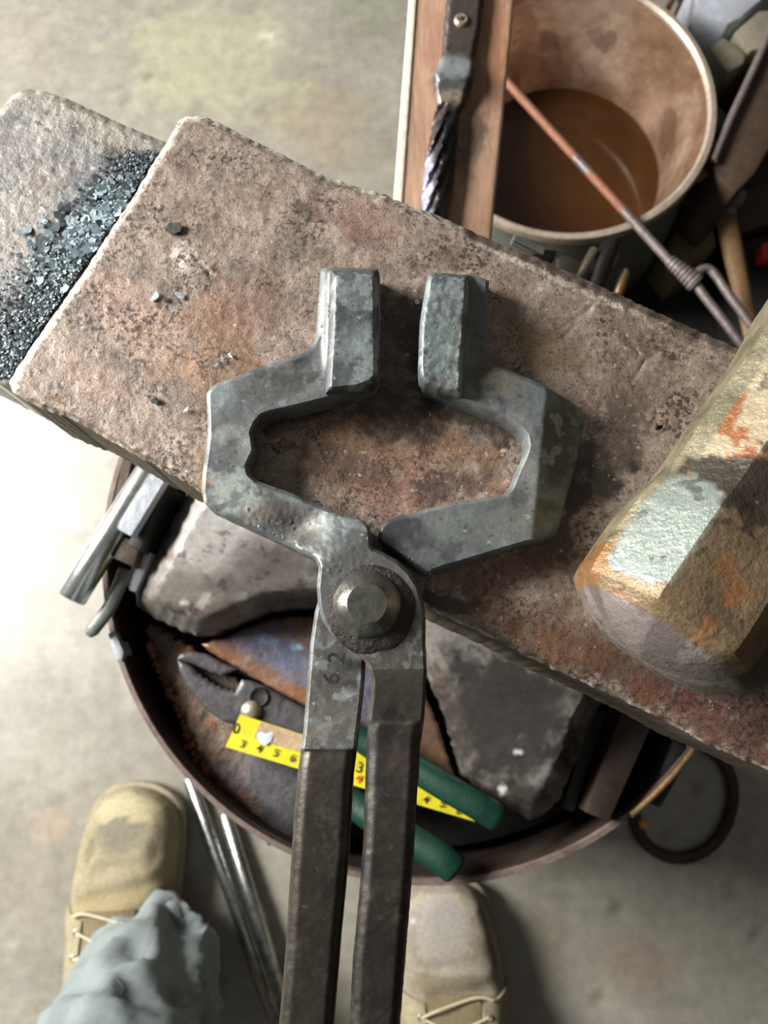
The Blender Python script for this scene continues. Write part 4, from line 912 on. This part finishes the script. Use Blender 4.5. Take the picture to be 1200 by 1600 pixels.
def boot(toe, direction, side, mat, stl, width=1.0, du=0.0):
    d = Vector((math.cos(math.radians(direction)), math.sin(math.radians(direction)), 0)); n = Vector((-d.y, d.x, 0))*side
    def S(u, ph, off=0.0):
        wd, ht = bint(min(max(u, 0), .305)); wd *= width; wd += off; zt = ht+off
        skew = .010*math.exp(-((u-.03)/.05)**2)      # big-toe side
        c, s = math.cos(ph), math.sin(ph)
        x = math.copysign(abs(c)**.62, c)*wd; z = .022+(zt-.022)*abs(s)**.78
        if .06 < u < .17: z += .0024*math.sin((u+.016*c*side)*235)*max(0, s)*math.exp(-((u-.105)/.035)**2)
        z += .0022*noise.noise(Vector((u*32, c*2.4, side*3)))
        return toe+d*u+n*(x+skew)+Vector((0, 0, z))
    root = bpy.data.objects.new('boot', None); link(root, pe_, toe+d*.15)
    us = list(np.concatenate([[0, .0015], np.arange(.003, .03, .0027), np.arange(.03, .30, .0045), [.30, .303, .305]]))
    rings = [[S(u, math.pi*k/40) for k in range(41)] for u in us]
    cols = []
    for u in us:
        for k in range(41):
            c = (0, 0, 0, 0); q = noise.fractal(Vector((u*26, k*.09, side*5.)), 1, 2, 4)
            ph = k/40
            for (su, sp, ru, rp, hx, st) in stl:
                e = ((u-su)/ru)**2+((ph-sp)/rp)**2+q*.7
                a = st*min(max((1-e)/.7, 0), 1)
                if a > c[3]: c = (*lin(hx), a)
            cols.append(c)
    loft('upper', rings, mat, root, True, 60, np.array(cols))
    sr_ = []
    for z, o_ in ((.0, -.001), (.004, .003), (.02, .0042), (.024, .0036), (.026, .0)):
        r = []
        for i in range(64):
            a = i/64; 
            if a < .5: u = .305*(1-math.cos(a*2*math.pi))/2; sg = 1
            else: u = .305*(1+math.cos((a-.5)*2*math.pi))/2; sg = -1
            wd = bint(u)[0]*width if 0 < a else .0
            if a in (0,) : wd = 0
            skew = .010*math.exp(-((u-.03)/.05)**2)
            uu = u+(-o_ if u < .15 else o_)
            r.append(toe+d*uu+n*(sg*(wd+o_)+skew)+Vector((0, 0, z)))
        sr_.append(r)
    loft('sole', sr_, mSole, root, True, 40)
    # quarters with eyelets: two raised flaps
    def flap(pa_, pb_, u0, u1, lean):
        V = []; F = []; n1, n2 = 22, 12
        for lay in (.0042, .0005):
            for i in range(n1+1):
                for j in range(n2+1):
                    v = j/n2; ph = pa_+(pb_-pa_)*v; u = u0+lean*v+(u1-u0)*i/n1
                    V.append(S(u, ph, lay*(1 if 0 < i else .6)))
        q = (n1+1)*(n2+1)
        for i in range(n1):
            for j in range(n2):
                a = i*(n2+1)+j; F.append([a, a+1, a+n2+2, a+n2+1]); F.append([q+a+n2+1, q+a+n2+2, q+a+1, q+a])
        for i in range(n1):
            for a in (i*(n2+1), i*(n2+1)+n2): F.append([a, a+n2+1, q+a+n2+1, q+a])
        for j in range(n2):
            for a in (j, n1*(n2+1)+j): F.append([a, a+1, q+a+1, q+a])
        return mesh('quarter', V, F, mBoot, root, 60, np.zeros((len(V), 4)))
    flap(.12, math.pi*.40, .108+du, .26, .012); flap(math.pi-.12, math.pi*.60, .108+du, .26, .012)
    # tongue
    V = []; F = []
    for i in range(13):
        for j in range(9): V.append(S(.112+du+.11*i/12, math.pi*(.41+.18*j/8), .0025))
    for i in range(12):
        for j in range(8): a = i*9+j; F.append([a, a+1, a+10, a+9])
    n_ = len(V); V += [v-Vector((0, 0, .002)) for v in V]
    F += [[n_+k for k in reversed(f)] for f in list(F)]
    for i in range(12):
        for a in (i*9, i*9+8): F.append([a, a+9, n_+a+9, n_+a])
    for j in range(8):
        for a in (j, 108+j): F.append([a, a+1, n_+a+1, n_+a])
    mesh('tongue', V, F, mLeather if False else mBoot, root, 60, np.tile(np.array([*lin('#6d5f45'), .7]), (len(V), 1)))
    for i, u in enumerate((.130+du, .150+du, .170+du, .190+du)):
        for sg in (-1, 1):
            ph = math.pi*(.5+sg*.125); c_ = S(u, ph, .0046)
            rr = [c_+d*.0028*math.cos(t)+n*.0028*math.sin(t) for t in [2*math.pi*k/10 for k in range(11)]]
            tube('eyelet', rr, .0009, mScrew, root, 6, cap=False)
        for sg in (-1, 1):
            A = S(u, math.pi*(.5+sg*.125), .005); B = S(u+.022, math.pi*(.5-sg*.125), .005); mm = (A+B)/2+Vector((0, 0, .004))
            tube('lace', curve_pts([A, mm, B], 8), .0015, mLace, root, 8)
    a0 = S(.150, math.pi*.62, .005); 
    tube('lace', curve_pts([S(.130+du, math.pi*.38, .006), S(.122+du, math.pi*.47, .010), S(.113+du, math.pi*.56, .007), S(.116+du, math.pi*.66, .005)], 8), .0015, mLace, root, 8)
    return root
lt = P(193, 1230, .035); 
lroot = boot(Vector((lt.x, lt.y, 0)), -87, 1, mBoot, [(.04, .52, .018, .16, '#6f6c60', .7), (.06, .35, .02, .05, '#5c5748', .7), (.055, .66, .012, .05, '#66604f', .7), (.02, .5, .02, .3, '#b6ad8c', .6), (.11, .5, .03, .25, '#8c7c58', .5), (.07, .86, .006, .03, '#6a5f48', .7)], width=.92)
lroot['label'] = 'tan suede work boot with scuffed grey toe, half under the trouser hem'
rt = P(706, 1374, .035)
rroot = boot(Vector((rt.x, rt.y, 0)), -91, -1, mBootG, [(.04, .45, .035, .16, '#9a9590', .75), (.05, .75, .035, .07, '#5f584c', .8), (.02, .5, .012, .3, '#a8a08c', .6), (.09, .5, .010, .3, '#6f6650', .8), (.112, .45, .008, .25, '#625943', .75), (.10, .2, .007, .04, '#7f8ba0', .8), (.035, .35, .006, .04, '#c6c8dc', .8)], width=.97, du=-.014)
rroot['label'] = 'dusty grey-tan work boot pointing at the drum, laces at its lower end'
# trousers: two legs joined at the hips
def leg_ring(c, rx, ry, n, ph, fold, z):
    r = []
    for k in range(n):
        a = 2*math.pi*k/n
        q1_ = noise.noise(Vector((math.cos(a)*1.3+ph, math.sin(a)*1.3+z*4, z*13+.8*math.sin(a+ph)))); q2_ = noise.noise(Vector((math.cos(a)*2.2, math.sin(a)*2.2+ph, z*22-1.5*math.cos(a))))
        f = 1+fold*(1.0-3.2*abs(q1_)+.7*(1-3*abs(q2_))-.5)
        r.append(Vector((c.x+rx*f*math.cos(a), c.y+ry*f*math.sin(a), c.z+.006*math.sin(a*2+ph)*(1 if fold > .05 else 0))))
    return r
def leg(c0, ctop, ph, boot_d):
    rings = []
    zs = [ .058, .062, .066]+[.07+.008*i for i in range(40)]+[.40+.05*i for i in range(11)]
    for i, z in enumerate(zs):
        t = (z-.058)/(.9-.058); c = Vector((c0.x+(ctop.x-c0.x)*t, c0.y+(ctop.y-c0.y)*t, z))
        rx = .066+.024*t; ry = (.076+.020*t)
        if i == 0: rx *= .93; ry *= .93
        fold = .17*math.exp(-t*4)+.04
        rings.append(leg_ring(c, rx, ry, 56, ph, fold, z))
    return rings
lc = P(232, 1545, .075); lc = Vector((lc.x, lc.y, 0)); rc_ = Vector((rt.x+.005, rt.y-.235, 0))
bm = bmesh.new()
def addr(rings, cap0=True):
    vs2 = [[bm.verts.new(p) for p in r] for r in rings]; n = len(rings[0])
    for i in range(len(rings)-1):
        for k in range(n): bm.faces.new([vs2[i][k], vs2[i][(k+1) % n], vs2[i+1][(k+1) % n], vs2[i+1][k]])
    return vs2
hipc = (lc+rc_)/2
la_ = addr(leg(lc, Vector((hipc.x-.10, hipc.y-.06, 0)), .4, 1)); lb_ = addr(leg(rc_, Vector((hipc.x+.10, hipc.y-.06, 0)), 2.2, 1))
for vv, sx in ((la_, -1), (lb_, 1)):
    # hip: fuse the two tops into one waist ring by a shared capped block
    pass
hr = []
for z, rx, ry in ((.86, .19, .11), (.93, .185, .115), (1.0, .17, .11)):
    hr.append([Vector((hipc.x+rx*math.cos(2*math.pi*k/56), hipc.y-.06+ry*math.sin(2*math.pi*k/56), z)) for k in range(56)])
hv = addr(hr); bm.faces.new(hv[-1]); bm.faces.new(list(reversed(hv[0])))
# inner turn-up so the hem has thickness
for vv in (la_, lb_):
    n = 56; c = sum((v.co for v in vv[0]), Vector())/n
    inn = [bm.verts.new(c+(v.co-c)*.95+Vector((0, 0, .02))) for v in vv[0]]
    for k in range(n): bm.faces.new([vv[0][(k+1) % n], vv[0][k], inn[k], inn[(k+1) % n]])
    bm.faces.new(inn)
    bm.faces.new(list(reversed(vv[-1])))
bm.verts.index_update()
tvs = [v.co.copy() for v in bm.verts]; tfs = [[v.index for v in f.verts] for f in bm.faces]; bm.free()
tro = mesh('trousers', tvs, tfs, mTrous, pe_, 80)
tag(tro, 'grey-green work trousers bunched over the boot')
